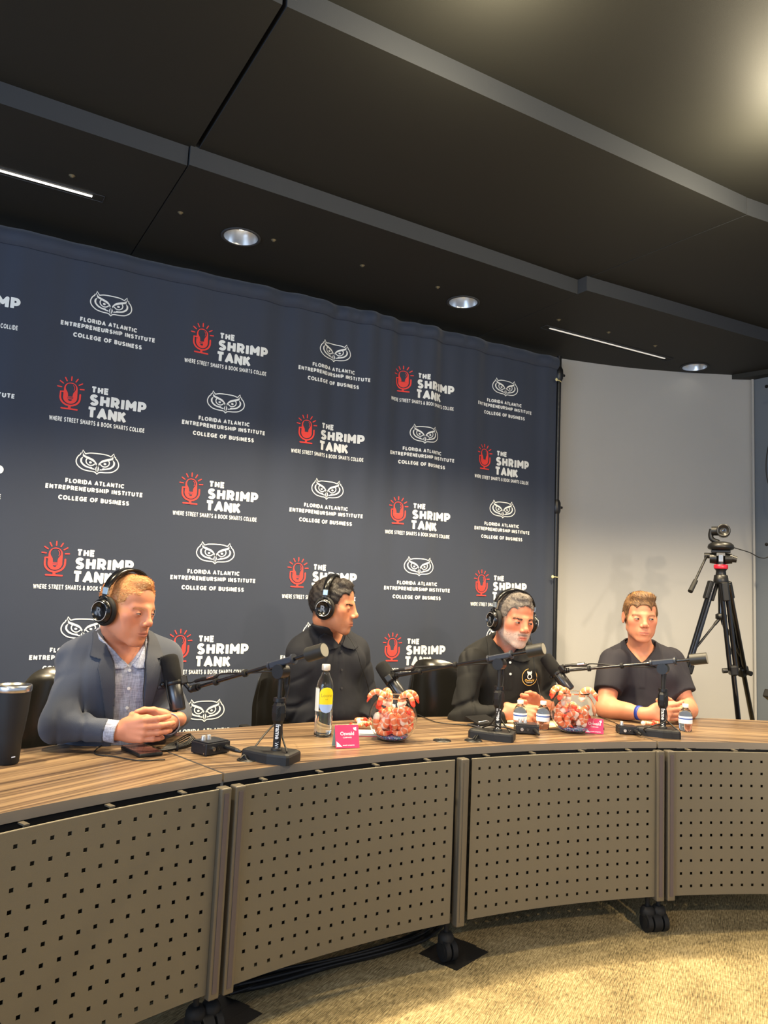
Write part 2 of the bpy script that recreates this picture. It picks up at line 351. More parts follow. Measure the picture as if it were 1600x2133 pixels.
def slot(p, q, emit, label):
    a = sc(p, ZA); b = sc(q, ZA); d = (b-a); L = d.length; ang = math.atan2(d.y, d.x); c = (a+b)/2
    t = thing('linear_light', label, 'light', (c.x, c.y, ZA-.001), ang)
    mb = MB(); mb.box((0, .03, -.0015), (L+.10, .003, .003)); mb.box((0, -.03, -.0015), (L+.10, .003, .003)); mb.box((L/2+.05, 0, -.0015), (.003, .06, .003)); mb.box((-L/2-.05, 0, -.0015), (.003, .06, .003)); mb.build('frame', M_fascia, t)
    mb = MB(); mb.box((0, 0, -.002), (L, .011, .004)); mb.build('diffuser', mat('slot_diffuser', (255, 250, 240), .5, emit=emit), t)
slot((-140, 315), (192, 408), 2.2, 'thin bright linear light slot at left in the black ceiling')
slot((1145, 683), (1385, 746), .22, 'thin dim linear light slot above the grey wall')
# bright ceiling lamps at the top of the frame
M_hot = mat('lamp_hot', (255, 225, 165), .4, emit=26)
def hotlamp(x, y, label, e):
    t = thing('ceiling_spotlight', label, 'light', (x, y, ZC-.002))
    mb = MB(); mb.lathe([(.001, -.03), (.05, -.03), (.056, -.02), (.058, 0)], n=28); mb.build('housing', M_black, t)
    mb = MB(); mb.lathe([(.001, -.042), (.03, -.04), (.042, -.031)], n=28); mb.build('lens', M_hot, t)
    lamp('POINT', 'spotlight_glow', (x, y, ZC-.25), e, (1, .86, .58), shadow_soft_size=.05)
    lamp('SPOT', 'spotlight_beam', (x, y, ZC-.05), 34, (1, .80, .48), (x+.1, y+.3, 0), spot_size=1.7, spot_blend=.8, shadow_soft_size=.05)
p = sc((1045, -75), ZC); hotlamp(p.x, p.y, 'glowing ceiling spotlight above the top edge', 20)
p = sc((1640, 250), ZC); hotlamp(p.x, p.y, 'glowing ceiling spotlight at the right edge', 24)
# little sprinkler heads / screw caps in the soffit
M_cap = mat('cap_dull_brass', (120, 115, 95), .5, metal=.6)
for (px, py) in ((376, 443), (570, 500), (150, 366), (755, 553), (912, 598), (1164, 666), (1268, 692), (1365, 720)):
    p = sc((px, py), ZA); mb = MB(); mb.lathe([(.001, -.008), (.006, -.008), (.009, -.003), (.014, 0)], (p.x, p.y, ZA), n=12); mb.build('cap', M_cap, ceiling)

# ================================================================== backdrop
BY = 3.906; LX0 = -.1745*.93; LDX = .6688*.93; LZ0 = CH+(3.2038-1.3283)*.93; LDZ = .4366*.93
BX0, BX1 = -1.75, 3.385; BZ0 = .03
def btop(x): return 2.965 - .02*max(0, (1.5-x)/3)
def fold(x, z):
    """depth of the cloth's drape in front of its hanging plane"""
    k = np.clip((z-.4)/2.5, 0, 1)
    g = np.exp(-((x-2.1)/.75)**2)*.9+.25
    y = .015*np.sin(x*17+.6*np.sin(x*5))*g*k + .009*np.sin(x*37+2*np.sin(x*3.1))*g*k**2 + .005*np.sin(x*5.3+1)
    y = y + .012*np.exp(-((x-3.30)/.05)**2) + .007*np.sin(x*2.2+z*1.4)
    return y
M_cloth = mat('backdrop_cloth', (41, 49, 66), .72, bump=.25, scale=900, var=.04, vscale=3, sheen=.25)
M_white = mat('print_white', (226, 228, 226), .7)
M_red = mat('print_red', (226, 62, 56), .7)
bd = thing('backdrop', 'dark navy step and repeat backdrop covered with white and red logos', 'backdrop', (0, BY, 0))
def bgrid():
    mb = MB(); NX = 420; NZ = 60
    def fn(u, v):
        x = BX0+(BX1-BX0)*u; z = BZ0+(btop(x)-BZ0)*v
        return (x, -float(fold(x, z)), z)
    mb.grid(fn, NX, NZ); return mb
o = bgrid().build('cloth', M_cloth, bd)
# rod pocket: stitched hem along the top, gathered a little
mb = MB()
def hem(u, v):
    x = BX0+(BX1-BX0)*u; t = btop(x); a = v*PI
    puck = .006*math.sin(x*55+3*math.sin(x*7))*math.exp(-((x-1.9)/.9)**2)
    z = t-.085*v; return (x, -float(fold(x, z))-.006-.022*math.sin(a)**.7-puck*math.sin(a), z+.004)
mb.grid(hem, 420, 8); mb.build('hem', M_cloth, bd)
def ppoly(parts, ox, oz, s, tilt=0, sx=1.0):
    out = MB()
    for mi, vs, fs in parts:
        V = []
        for (x, z) in vs:
            X = ox+x*s*sx; Z = oz+z*s; V.append((X, -float(fold(X, Z))-.0022, Z))
        out.add(V, fs, mi=mi)
    return out
def stroke(pts, w, close=False, cap=True):
    """flat ribbon along 2d points; w = width or list"""
    P = [Vector((p[0], p[1])) for p in pts]; n = len(P); W = w if isinstance(w, (list, tuple)) else [w]*n
    vs = []; fs = []
    for i in range(n):
        if close: t = P[(i+1) % n]-P[i-1]
        else: t = P[min(i+1, n-1)]-P[max(i-1, 0)]
        t.normalize(); nn = Vector((-t.y, t.x)); vs += [tuple(P[i]+nn*W[i]/2), tuple(P[i]-nn*W[i]/2)]
    for i in range(n if close else n-1): j = (i+1) % n; fs.append((2*i, 2*i+1, 2*j+1, 2*j))
    if cap and not close:
        for i, sg in ((0, -1), (n-1, 1)):
            t = (P[1]-P[0]) if i == 0 else (P[-1]-P[-2]); a0 = math.atan2(t.y, t.x)
            b = len(vs); vs.append(tuple(P[i])); m = 8
            for k in range(m+1):
                a = a0+sg*0+(PI/2+PI*k/m if sg < 0 else -PI/2+PI*k/m); vs.append((P[i].x+math.cos(a)*W[i]/2, P[i].y+math.sin(a)*W[i]/2))
            for k in range(m): fs.append((b, b+1+k, b+2+k))
    return vs, fs
def fill(poly):
    from mathutils.geometry import tessellate_polygon
    t = tessellate_polygon([[Vector((p[0], p[1], 0)) for p in q] for q in poly]); vs = [p for q in poly for p in q]
    return vs, [tuple(f) for f in t]
def arc(cx, cy, rx, ry, a0, a1, n=24): return [(cx+rx*math.cos(math.radians(a0+(a1-a0)*k/n)), cy+ry*math.sin(math.radians(a0+(a1-a0)*k/n))) for k in range(n+1)]
def sp2(pts, n=6): return [(p.x, p.y) for p in spline([(a, b, 0) for a, b in pts], n)]
def mir(pts): return [(-x, y) for x, y in pts]
def tx(txt, cx, z, h, bold, align='CENTER', width=None, space=.11):
    """capital letters of height h, baseline z; optional exact width"""
    vs, fs = pen_text(txt, bold, space)
    xs = [v[0] for v in vs]; zs = [v[1] for v in vs]; x0, x1 = min(xs), max(xs); z0, z1 = min(zs), max(zs)
    k = h/(z1-z0); kx = k if width is None else width/(x1-x0)
    w_ = (x1-x0)*kx; off = {'CENTER': cx-w_/2, 'LEFT': cx, 'RIGHT': cx-w_}[align]
    return [((x-x0)*kx+off, (y-z0)*k+z) for x, y in vs], fs
# owl emblem, units: overall width 1, origin at the beak tip of the outline
def owl_parts():
    W = []
    def S(pts, w, close=False, both=True, cap=True):
        W.append(stroke(pts, w, close, cap))
        if both: W.append(stroke(mir(pts), w, close, cap))
    # outline: tip of beak, lower lid sweep, side, up to the ear tuft, and the brow line across
    S(sp2([(0, .0), (.06, .045), (.2, .055), (.34, .085), (.45, .17), (.482, .27), (.45, .37), (.40, .425)]), .026)
    S([(.40, .425), (.395, .46), (.372, .455), (.352, .535), (.29, .455)], .024)
    W.append(stroke(sp2([(-.29, .455), (-.18, .485), (0, .492), (.18, .485), (.29, .455)]), .026))
    # feathered brow
    b = sp2([(.015, .245), (.09, .335), (.20, .385), (.31, .425), (.335, .475)])+sp2([(.335, .475), (.345, .40), (.27, .355), (.16, .315), (.07, .265), (.03, .2)])[1:]
    W.append(fill([b])); W.append(fill([mir(b)]))
    # cheek crescent
    c_ = sp2([(.33, .385), (.39, .33), (.385, .24), (.30, .155), (.17, .115), (.055, .095), (.075, .13)])+sp2([(.075, .13), (.10, .125), (.13, .155), (.19, .155), (.28, .19), (.345, .25), (.352, .32), (.33, .385)])[1:-1]
    W.append(fill([c_])); W.append(fill([mir(c_)]))
    # eye: lower lid and pupil
    S(sp2([(.065, .235), (.12, .195), (.19, .195), (.25, .24), (.265, .30), (.25, .335)]), .026)
    e = arc(.165, .262, .033, .026, 0, 360, 14)[:-1]; W.append(fill([e])); W.append(fill([mir(e)]))
    # beak, split by a dark seam
    k = sp2([(.012, .195), (.04, .14), (.03, .085), (.004, .04)]); W.append(fill([k+[(.006, .1)]]))
    k = sp2([(-.012, .195), (-.045, .14), (-.035, .085), (-.004, .04)]); W.append(fill([k+[(-.012, .06), (-.02, .12)]]))
    return [(0, v, f) for v, f in W]
OWL = owl_parts()
def inst_parts():
    out = [(0, [(x*.143, z*.143) for x, z in v], f) for _, v, f in OWL]
    out.append((0,)+tx('FLORIDA ATLANTIC', -.002, -.040, .0158, .265, width=.190))
    out.append((0,)+tx('ENTREPRENEURSHIP INSTITUTE', 0, -.064, .0158, .265, width=.312))
    out.append((0,)+tx('COLLEGE OF BUSINESS', 0, -.098, .0158, .265, width=.228))
    return out
def mic_parts():
    """units: height of mic from base bar to top of bulb head = 1; origin at the base bar's centre"""
    P = []
    P.append((1,)+stroke([(-.26, 0), (.26, 0)], .055)); P.append((1,)+stroke([(0, 0), (0, .13)], .09, cap=False))
    P.append((1,)+stroke([(-.20, .60)]+[(-.325, .60)]+arc(0, .42, .325, .30, 180, 360, 30)+[(.325, .56)], .062))
    # capsule body ring with bulb-shaped window
    top = arc(0, .735, .225, .225, 0, 180, 24); bot = arc(0, .42, .235, .235, 180, 360, 24)
    body = top+bot
    bulb = sp2([(0, .925), (.11, .90), (.168, .80), (.16, .70), (.10, .60), (.075, .50), (.07, .455), (-.07, .455), (-.075, .50), (-.10, .60), (-.16, .70), (-.168, .80), (-.11, .90), (0, .925)], 5)[:-1]
    P.append((1,)+fill([body, bulb[::-1]]))
    P.append((1,)+stroke(arc(-.01, .76, .135, .135, -35, 50, 12), .018))
    for k in range(7):
        a = math.radians(90+(k-3)*28.5); c, s_ = math.cos(a), math.sin(a)
        P.append((1,)+stroke([(c*.31, .735+s_*.31), (c*.44, .735+s_*.44)], .042))
    return P
def mic_dark():
    P = [stroke([(-.09, .425), (.09, .425)], .022), stroke([(-.09, .385), (.09, .385)], .022), fill([arc(0, .35, .07, .065, 180, 360, 10)]), fill([arc(-.195, .55, .02, .02, 0, 360, 8)[:-1]])]
    return [(2, v, f) for v, f in P]
MICP = [(mi, [(x*.0965, z*.0965) for x, z in v], f) for mi, v, f in mic_parts()+mic_dark()]
def logo_parts():
    out = list(MICP)
    out.append((0,)+tx('THE', .068, .0865-.018, .024, .28, 'LEFT', width=.054, space=.10))
    out.append((0,)+tx('SHRIMP', .064, .0360-.0125, .041, .265, 'LEFT', width=.193, space=.10))
    out.append((0,)+tx('TANK', .062, -.022, .041, .265, 'LEFT', width=.128, space=.05))
    out.append((0,)+tx('WHERE STREET SMARTS & BOOK SMARTS COLLIDE', -.060, -.047, .0165, .22, 'LEFT', width=.316, space=.13))
    return out
M_cloth2 = mat('print_gap_navy', (41, 49, 66), .72)
INS = inst_parts(); LOG = logo_parts()
for r in range(1, 8):
    for c in range(-1, 6):
        if (c+r) % 2 == 0:
            o = ppoly(INS, LX0+c*LDX, LZ0-r*LDZ, 1.45).build('printed_emblem', [M_white, M_red, M_cloth2], bd)
        else:
            o = ppoly(LOG, LX0+c*LDX-.1643*.93, LZ0-r*LDZ-.1081*.93, 1.42).build('printed_logo', [M_white, M_red, M_cloth2], bd)
# pipe frame
PX = 3.415
mb = MB(); mb.cyl((PX, .02, .02), (PX, .02, 1.9), .021, n=20); mb.cyl((PX, .02, 1.9), (PX, .02, 2.99), .017, n=20); st = mb.build('pole', M_black, bd)
for z in (1.93, 2.86): mb = MB(); mb.lathe([(.02, -.05), (.029, -.03), (.031, 0), (.029, .03), (.019, .05)], (PX, .02, z), 20); mb.cyl((PX+.02, .02, z), (PX+.05, .02, z), .009, n=10); mb.build('clamp', M_black, st)
mb = MB(); mb.cyl((BX0, .045, 2.93), (PX-.01, .045, 2.93), .014, n=12); mb.build('crossbar', M_black, bd)
mb = MB(); mb.box((PX, .0, .008), (.42, .22, .012), .005); mb.build('base_plate', M_black, bd)
M_tie = mat('tie_cream', (225, 215, 160), .5)
for z in (1.452, 2.80): mb = MB(); mb.tube([(PX-.065, -.03, z), (PX-.03, -.025, z), (PX, -.006, z)], .0035, 6); mb.sphere((PX-.065, -.032, z), .011, 10, 6, sc=(1, .5, 1)); mb.build('tie', M_tie, bd)
# ================================================================== curved desk, three 30 degree sections
DC = (1.5875, -1.1476); RF = 3.489; RB = 4.125; RP = 3.44; TT = .74; TH = .026
def wood_mat():
    m = mat('walnut_laminate', (150, 120, 85), .36, spec=.45); nt = m.node_tree; b = nt.nodes['Principled BSDF']; N = nt.nodes.new; L = nt.links.new
    tc = N('ShaderNodeTexCoord')
    def noise(sx, sy, det, dist=0):
        mp = N('ShaderNodeMapping'); mp.inputs['Scale'].default_value = (sx, sy, 1); L(tc.outputs['Object'], mp.inputs[0])
        n = N('ShaderNodeTexNoise'); n.inputs['Scale'].default_value = 1; n.inputs['Detail'].default_value = det; n.inputs['Distortion'].default_value = dist; L(mp.outputs[0], n.inputs['Vector']); return n.outputs['Fac']
    a = noise(.9, 58, 3, 0); c = noise(2.5, 190, 4); d = noise(.5, 20, 2)
    def mth(op, x, y):
        n = N('ShaderNodeMath'); n.operation = op
        for i, v in enumerate((x, y)):
            if isinstance(v, (int, float)): n.inputs[i].default_value = v
            else: L(v, n.inputs[i])
        return n.outputs[0]
    s = mth('ADD', mth('ADD', mth('MULTIPLY', a, .5), mth('MULTIPLY', c, .28)), mth('MULTIPLY', d, .3))
    mr = N('ShaderNodeMapRange'); mr.inputs[1].default_value = .40; mr.inputs[2].default_value = .68; L(s, mr.inputs[0])
    cr = N('ShaderNodeValToRGB'); L(mr.outputs[0], cr.inputs[0]); e = cr.color_ramp.elements
    e[0].position = .08; e[0].color = srgb((64, 50, 39)); e[1].position = .95; e[1].color = srgb((146, 121, 91))
    for p_, c_ in ((.35, (96, 77, 59)), (.6, (122, 100, 76)), (.8, (134, 111, 84))): x = e.new(p_); x.color = srgb(c_)
    L(cr.outputs[0], b.inputs['Base Color'])
    bp = N('ShaderNodeBump'); bp.inputs['Strength'].default_value = .12; bp.inputs['Distance'].default_value = .001; L(c, bp.inputs['Height']); L(bp.outputs[0], b.inputs['Normal'])
    return m
M_wood = wood_mat()
M_edge = mat('edge_band_taupe', (122, 112, 98), .5, bump=.1, scale=800)
M_panel = mat('perforated_panel_bronze', (110, 103, 87), .42, bump=.35, scale=1500, metal=.25)
M_post = mat('post_bronze', (104, 97, 84), .4, metal=.35, bump=.15, scale=1200)
M_postd = mat('post_inner_mauve', (84, 74, 74), .5)
def pol(r, a, z=0): a = math.radians(a); return (r*math.sin(a), r*math.cos(a), z)   # in a section's own frame, centre of curvature at origin
def section(mid, label):
    t = thing('curved_desk', label, 'desk', (DC[0], DC[1], 0), -math.radians(mid), 'sections of the curved desk')
    h = 14.93; n = 24
    mb = MB(); an = [-h+2*h*k/n for k in range(n+1)]
    F = [pol(RF, a) for a in an]; B = [pol(RB, a) for a in an]; ring = F+B[::-1]; m = len(ring); bz = .0025
    fs = []
    top = [(p[0], p[1], TT) for p in ring]; bot = [(p[0], p[1], TT-TH) for p in ring]
    mb.add(top, [(k, k+1, m-2-k, m-1-k) for k in range(n)], mi=0)
    mb.add(bot, [(m-1-k, m-2-k, k+1, k) for k in range(n)], mi=1)
    mb.add(top+bot, [(i, m+i, m+(i+1) % m, (i+1) % m) for i in range(m)], mi=1)
    mb.build('tabletop', [M_wood, M_edge], t)
    # perforated modesty panels with real holes
    for a0, a1 in ((-14.3, -.62), (.62, 14.3)):
        z0, z1 = .157, .708; Ht = z1-z0
        su = .0541; mu = .0404; hw = .0105/2; Wd = RP*math.radians(a1-a0)
        us = [0]; 
        for k in range(18): c = mu+su*k; us += [c-hw/Wd, c+hw/Wd]
        us.append(1); vs = [0]
        for k in range(11): c = .0632+.0874*k; vs += [c-hw/Ht, c+hw/Ht]
        vs.append(1); us[0] = 0; mbp = MB(); V = []; Fc = []
        for lay, rr in ((0, RP), (1, RP+.002)):
            for v in vs:
                for u in us: V.append(pol(rr, a0+(a1-a0)*u, z0+Ht*v))
        nu, nv = len(us), len(vs); off = nu*nv
        solid = lambda i, j: 0 <= i < nu-1 and 0 <= j < nv-1 and not (i % 2 == 1 and j % 2 == 1)
        for j in range(nv-1):
            for i in range(nu-1):
                if solid(i, j):
                    q = (j*nu+i, j*nu+i+1, (j+1)*nu+i+1, (j+1)*nu+i); Fc.append(q); Fc.append(tuple(off+k for k in q[::-1]))
                    if not solid(i, j-1): Fc.append((q[0], off+q[0], off+q[1], q[1]))
                    if not solid(i+1, j): Fc.append((q[1], off+q[1], off+q[2], q[2]))
                    if not solid(i, j+1): Fc.append((q[2], off+q[2], off+q[3], q[3]))
                    if not solid(i-1, j): Fc.append((q[3], off+q[3], off+q[0], q[0]))
        mbp.add(V, Fc)
        # rolled top lip
        mbp.tube([pol(RP+.003, a0+(a1-a0)*k/16, z1) for k in range(17)], .0035, 6)
        p = mbp.build('perforated_panel', M_panel, t)
        # brackets, and an added black sheet standing in for shade behind holes and gap
        for fr in (.1, .35, .62, .88):
            a = a0+(a1-a0)*fr; x = pol(RP+.02, a); mb = MB(); mb.box((x[0], x[1]+.01, .7115), (.014, .03, .004), rot=Matrix.Rotation(-math.radians(a), 3, 'Z')); mb.box((x[0], x[1], .69), (.014, .004, .044), rot=Matrix.Rotation(-math.radians(a), 3, 'Z')); mb.build('bracket', M_post, t)
        mb = MB(); mb.grid(lambda u, v: pol(RP+.055, a0-.62+(a1-a0+1.24)*u, .16+.552*v), 12, 1); mb.build('added_dark_sheet', M_dark, t)
    # legs
    for a, wd in ((-14.60, .034), (0, .034), (14.60, .034)):
        x = pol(RP+.004, a); R = Matrix.Rotation(-math.radians(a), 3, 'Z')
        lg = MB(); lg.box((x[0], x[1], .4285), (wd, .036, .571), .004, rot=R)
        q = pol(RP+.022, a); foot = [pol(RP+.012+k*.058, a, .152) for k in range(8)]
        lg.tube([f for f in foot], .012, 8)
        p = pol(RP+.42, a); lg.box((p[0], p[1], .42), (.05, .09, .56), .01, rot=R)
        g = lg.build('leg', M_post, t)
        gr = MB(); q = pol(RP-.0145, a); gr.box((q[0], q[1], .43), (wd*.42, .003, .54), rot=R); gr.build('post_channel', M_postd if abs(a) > 1 else M_post, g)
        for rr in (RP+.075, RP+.46):
            cx_ = pol(rr, a); cs = MB()
            cs.cyl((cx_[0], cx_[1], .085), (cx_[0], cx_[1], .145), .009, n=10)
            cs.lathe([(.001, .095), (.02, .093), (.028, .08), (.03, .062), (.024, .055)], (cx_[0], cx_[1], 0), 18)
            for sgn in (-1, 1):
                ax = R@Vector((1, 0, 0)); ctr = Vector((cx_[0], cx_[1]-.012, .036)); A = ctr+ax*sgn*.004; B_ = ctr+ax*sgn*.024
                cs.cyl(A, B_, .035, n=22); cs.cyl(B_, B_+ax*sgn*.002, .022, n=18)
            co = cs.build('caster', M_rubber, t)
    return t
section(0, 'middle curved desk section with walnut top and perforated bronze panels')
section(-30, 'left curved desk section under the black tumbler and phone')
section(30, 'right curved desk section beside the camera tripod')
# ================================================================== things on and around the desk
mat_rod = mat('rod_black_gloss', (20, 20, 22), .18, spec=.6)
def flat_on(px, py): return at_z(px, py, TT)
M_foam = mat('windscreen_foam', (20, 20, 20), .95, bump=1.0, scale=1500)
M_gun = mat('gunmetal', (74, 74, 76), .32, metal=.8)
M_cwt = mat('counterweight_black', (40, 39, 36), .42, bump=.1, scale=1000)
M_cwe = mat('counterweight_end', (150, 145, 132), .6)
M_sleeve = mat('boom_sleeve', (44, 48, 58), .4)
M_cable = mat('cable_black', (22, 22, 22), .5)
M_ltxt = mat('lettering_white', (225, 225, 225), .6)
def frame_to(dirv, up=(0, 0, 1)):
    z = Vector(dirv).normalized(); x = Vector(up).cross(z)
    if x.length < 1e-4: x = Vector((1, 0, 0))
    x.normalize(); y = z.cross(x); return Matrix((x, y, z)).transposed()
def mic_stand(base, head, pivpx, cwpx, tcw, clpx, fpx, bpx, label, mlabel):
    """desk stand with a boom; every point is a place in the room"""
    base = Vector(base); t = thing('microphone_stand', label, 'microphone stand', base, 0); o = tuple(base)
    B = lambda mb, n, m, p=None: mb.build(n, m, t if p is None else p, None if False else o)
    def BB(mb, n, m, p=None):
        ob = mb.build(n, m, p or t, o); ob.location = (0, 0, 0); return ob
    # weighted base: broad rounded front, tapering to the back
    R = Matrix.Rotation(head, 3, 'Z'); mb = MB()
    poly = [(-.052, -.046), (-.044, -.054), (.044, -.054), (.052, -.046), (.054, .02), (.026, .118), (.018, .126), (-.018, .126), (-.026, .118), (-.054, .02)]
    n = len(poly); lay = []
    for (k, z) in ((1.0, 0), (1.0, .004), (1.0, .024), (.965, .030), (.86, .034)):
        lay += [Vector(base)+R@Vector((p[0]*k, (p[1]-.02)*k+.008, z)) for p in poly]
    fs = [(l*n+i, l*n+(i+1) % n, (l+1)*n+(i+1) % n, (l+1)*n+i) for l in range(4) for i in range(n)]+[tuple(range(n-1, -1, -1)), tuple(range(4*n, 5*n))]
    mb.add(lay, fs); BB(mb, 'base', M_blackmatte)
    cb = Vector((base.x, base.y, base.z+.033))
    tcol = (cb-EYE).dot(CW); P_ = at_t(pivpx[0], pivpx[1], tcol); P_ = Vector((cb.x, cb.y, P_.z))
    cw = at_t(cwpx[0], cwpx[1], tcol+tcw); dd = (P_-cw).normalized(); rd_ = ray(*clpx); w0 = cw-EYE; a_, b_, c_, d_, e_ = dd.dot(dd), dd.dot(rd_), rd_.dot(rd_), dd.dot(w0), rd_.dot(w0)
    tcl = (a_*e_-b_*d_)/(a_*c_-b_*b_); cl = cw+dd*((b_*e_-c_*d_)/(a_*c_-b_*b_)); foam_top = at_t(fpx[0], fpx[1], tcl+fpx[2]); mic_bot = at_t(bpx[0], bpx[1], tcl+bpx[2])
    ct = P_-Vector((0, 0, .045)); H = ct.z-cb.z
    mb = MB(); mb.lathe([(.018, 0), (.018, .006), (.012, .010)], cb, 18); mb.cyl(cb, cb+Vector((0, 0, H*.62)), .0125, n=18); mb.cyl(cb+Vector((0, 0, H*.6)), ct, .008, n=14); col = BB(mb, 'column', M_blackmatte)
    # grip clutch with slanted ribs
    mb = MB(); g0 = cb+Vector((0, 0, H*.36)); g1 = cb+Vector((0, 0, H*.66))
    mb.lathe([(.015, 0), (.0205, .012), (.022, (g1-g0).z*.5), (.0205, (g1-g0).z-.012), (.015, (g1-g0).z)], g0, 8, smooth=False)
    mb.lathe([(.019, 0), (.019, .012)], g1, 16); BB(mb, 'height_clutch', M_black, col)
    mb = MB(); 
    for k in range(7):
        for q in range(4):
            a = q*PI/2+head+.4; zz = g0.z+.02+k*((g1-g0).z-.04)/6.5; c0 = Vector((cb.x+math.cos(a-.22)*.0212, cb.y+math.sin(a-.22)*.0212, zz)); c1 = Vector((cb.x+math.cos(a+.22)*.0212, cb.y+math.sin(a+.22)*.0212, zz+.009)); mb.cyl(c0, c1, .0016, n=5)
    ob = BB(mb, 'grip_ribs', M_rubber, col)
    # tilt joint
    d = (cl-cw).normalized()
    piv = P_; pv = piv-Vector((0, 0, .028)); J = frame_to(d)
    side = d.cross(Vector((0, 0, 1))).normalized()
    mb = MB(); mb.cyl(ct, pv, .011, .014, n=14); mb.cyl(pv-side*.02, pv+side*.02, .023, n=20); mb.cyl(pv+side*.02, pv+side*.026, .016, n=16)
    mb.tube(spline([pv+side*.026+Vector((0, 0, .0)), pv+side*.034+Vector((0, 0, -.015)), pv+side*.034+Vector((0, 0, -.045))], 4), .005, 8); BB(mb, 'tilt_joint', M_black, col)
    # boom
    L = (cl-cw).length; mb = MB(); mb.cyl(cw+d*.02, cl, .0065, n=14); boom = BB(mb, 'boom', mat_rod)
    mb = MB(); mb.cyl(cw-d*.0, cw+d*.066, .0235, n=28); BB(mb, 'counterweight', M_cwt, boom)
    mb = MB(); mb.cyl(cw-d*.0005, cw, .021, n=28); BB(mb, 'counterweight_end', M_cwe, boom)
    mb = MB(); mb.box(piv+d*.0, (.022, .022, .095), .004, rot=J); mb.cyl(piv-d*.054, piv-d*.046, .017, n=16); mb.cyl(piv+d*.046, piv+d*.054, .014, n=16); BB(mb, 'boom_sleeve', M_sleeve, boom)
    mb = MB(); mb.cyl(cl-d*.035, cl-d*.018, .013, n=14); mb.cyl(cl-d*.045, cl-d*.040, .011, n=14); mb.sphere(cl-d*.004, .013, 12, 8); BB(mb, 'boom_clamp', M_black, boom)
    # cable along the boom with plug and ties
    up = J@Vector((0, 1, 0)); up = up if up.z > 0 else -up
    p0 = cl-d*.06+up*.022; p1 = cl-d*.13+up*.016
    mb = MB(); mb.cyl(p0, p1, .0075, n=12); mb.cyl(p0, p0+d*.03, .006, n=12); BB(mb, 'plug', M_black, boom)
    mb = MB(); mb.cyl(p0-d*.03, p0-d*.062, .0082, n=12); BB(mb, 'plug_sleeve', M_steel, boom)
    mid = (p1+piv)/2
    cab = spline([p1, p1-d*.03+up*.004, mid-up*.010, piv+d*.06-up*.016, piv+side*.03-Vector((0, 0, .03)), pv+side*.045-Vector((0, 0, .05)), cb+side*.022+Vector((0, 0, H*.5)), cb+side*.024+Vector((0, 0, H*.2)), cb+R@Vector((-.03, -.05, .005))], 7)
    mb = MB(); mb.tube(cab, .003, 7); mb.tube(spline([p0+d*.028, p0+d*.07+up*.004, Vector(mic_bot)*.35+Vector(foam_top)*.65-side*.02, Vector(mic_bot)*.8+Vector(foam_top)*.2-side*.035, Vector(mic_bot)*.95+Vector(foam_top)*.05-side*.01], 6), .0025, 6); BB(mb, 'cable', M_cable)
    for k in (.30, .62):
        mb = MB(); q = cl+(piv-cl)*k; mb.cyl(q-d*.006, q+d*.006, .0125, n=12); BB(mb, 'cable_tie', M_rubber, boom)
    # lettering up the column
    vs, fs = text_mesh('frame', .0205, .03); vs2, fs2 = text_mesh('WORX', .016, .01)
    Vv = Vector((-cb.x, -cb.y, 0)).normalized(); Rt = Vector((0, 0, 1)).cross(Vv)  # toward the room, and its right
    mb = MB(); base_p = cb+Vector((0, 0, H*.33))
    for V_, F_, dz in ((vs, fs, .008), (vs2, fs2, -.048)):
        mb.add([(base_p+Vector((0, 0, dz))-Vector((0, 0, x*1.0))+Vv*math.sqrt(max(0, .0132**2-min(.0125, abs(y-.006))**2))+Rt*(y-.006)) for x, y in V_], F_)
    BB(mb, 'lettering', M_ltxt, col)
    # microphone: a thing of its own, held by the boom
    mt = thing('microphone', mlabel, 'microphone', tuple(Vector(mic_bot)), 0); mo = tuple(Vector(mic_bot))
    def MM(mb, n, m, p=None): ob = mb.build(n, m, p or mt, mo); ob.location = (0, 0, 0); return ob
    a = Vector(mic_bot); b = Vector(foam_top); ax = (b-a).normalized(); LL = (b-a).length; fb = a+ax*LL*.5
    mb = MB(); mb.lathe([(.001, 0), (.024, .0), (.0268, .004), (.0268, LL*.5), (.022, LL*.5+.006)], a, 32, ax=ax); MM(mb, 'body', M_gun)
    r = .0305; mb = MB(); mb.lathe([(.026, -.004), (r, .0), (r+.001, LL*.2), (r, LL*.4), (r*.93, LL*.46), (r*.7, LL*.49), (.001, LL*.5)], fb, 32, ax=ax); MM(mb, 'foam_windscreen', M_foam)
    mb = MB(); mb.lathe([(.028, -.012), (.0305, -.010), (.0305, .004), (.028, .006)], fb, 28, ax=ax); bx = (cl-fb); bx = (bx-ax*bx.dot(ax)).normalized()
    mb.box(fb+bx*.036, (.030, .030, .024), .004, rot=frame_to(bx, ax)); mb.sphere(fb-bx*.036, .010, 12, 8); mb.cyl(fb+bx*.03, cl, .008, n=12); MM(mb, 'yoke', M_black)
    return t
def colfoot(px, py): q = at_z(px, py, TT+.033); q.z = TT; return q
mic_stand(colfoot(576, 1563), .78, (586, 1382), (676, 1354), -.05, (392, 1418), (352, 1364, .02), (371, 1480, -.04), 'leftmost black microphone stand, in front of the man in the blue blazer', 'leftmost microphone, black foam top and gunmetal body, by the blue blazer')
mic_stand(colfoot(1037, 1522), .80, (1034, 1369), (1133, 1351), -.06, (812, 1421), (792, 1382, .05), (838, 1452, -.03), 'middle black microphone stand, between the grommets and the small water bottle', 'middle microphone hanging over the left candy bowl')
mic_stand(colfoot(1381, 1517), .85, (1378, 1380), (1473, 1371), -.06, (1166, 1401), (1134, 1366, .05), (1187, 1438, -.03), 'rightmost black microphone stand, in front of the young man in the navy polo', 'rightmost microphone, pointing down over the right candy bowl')

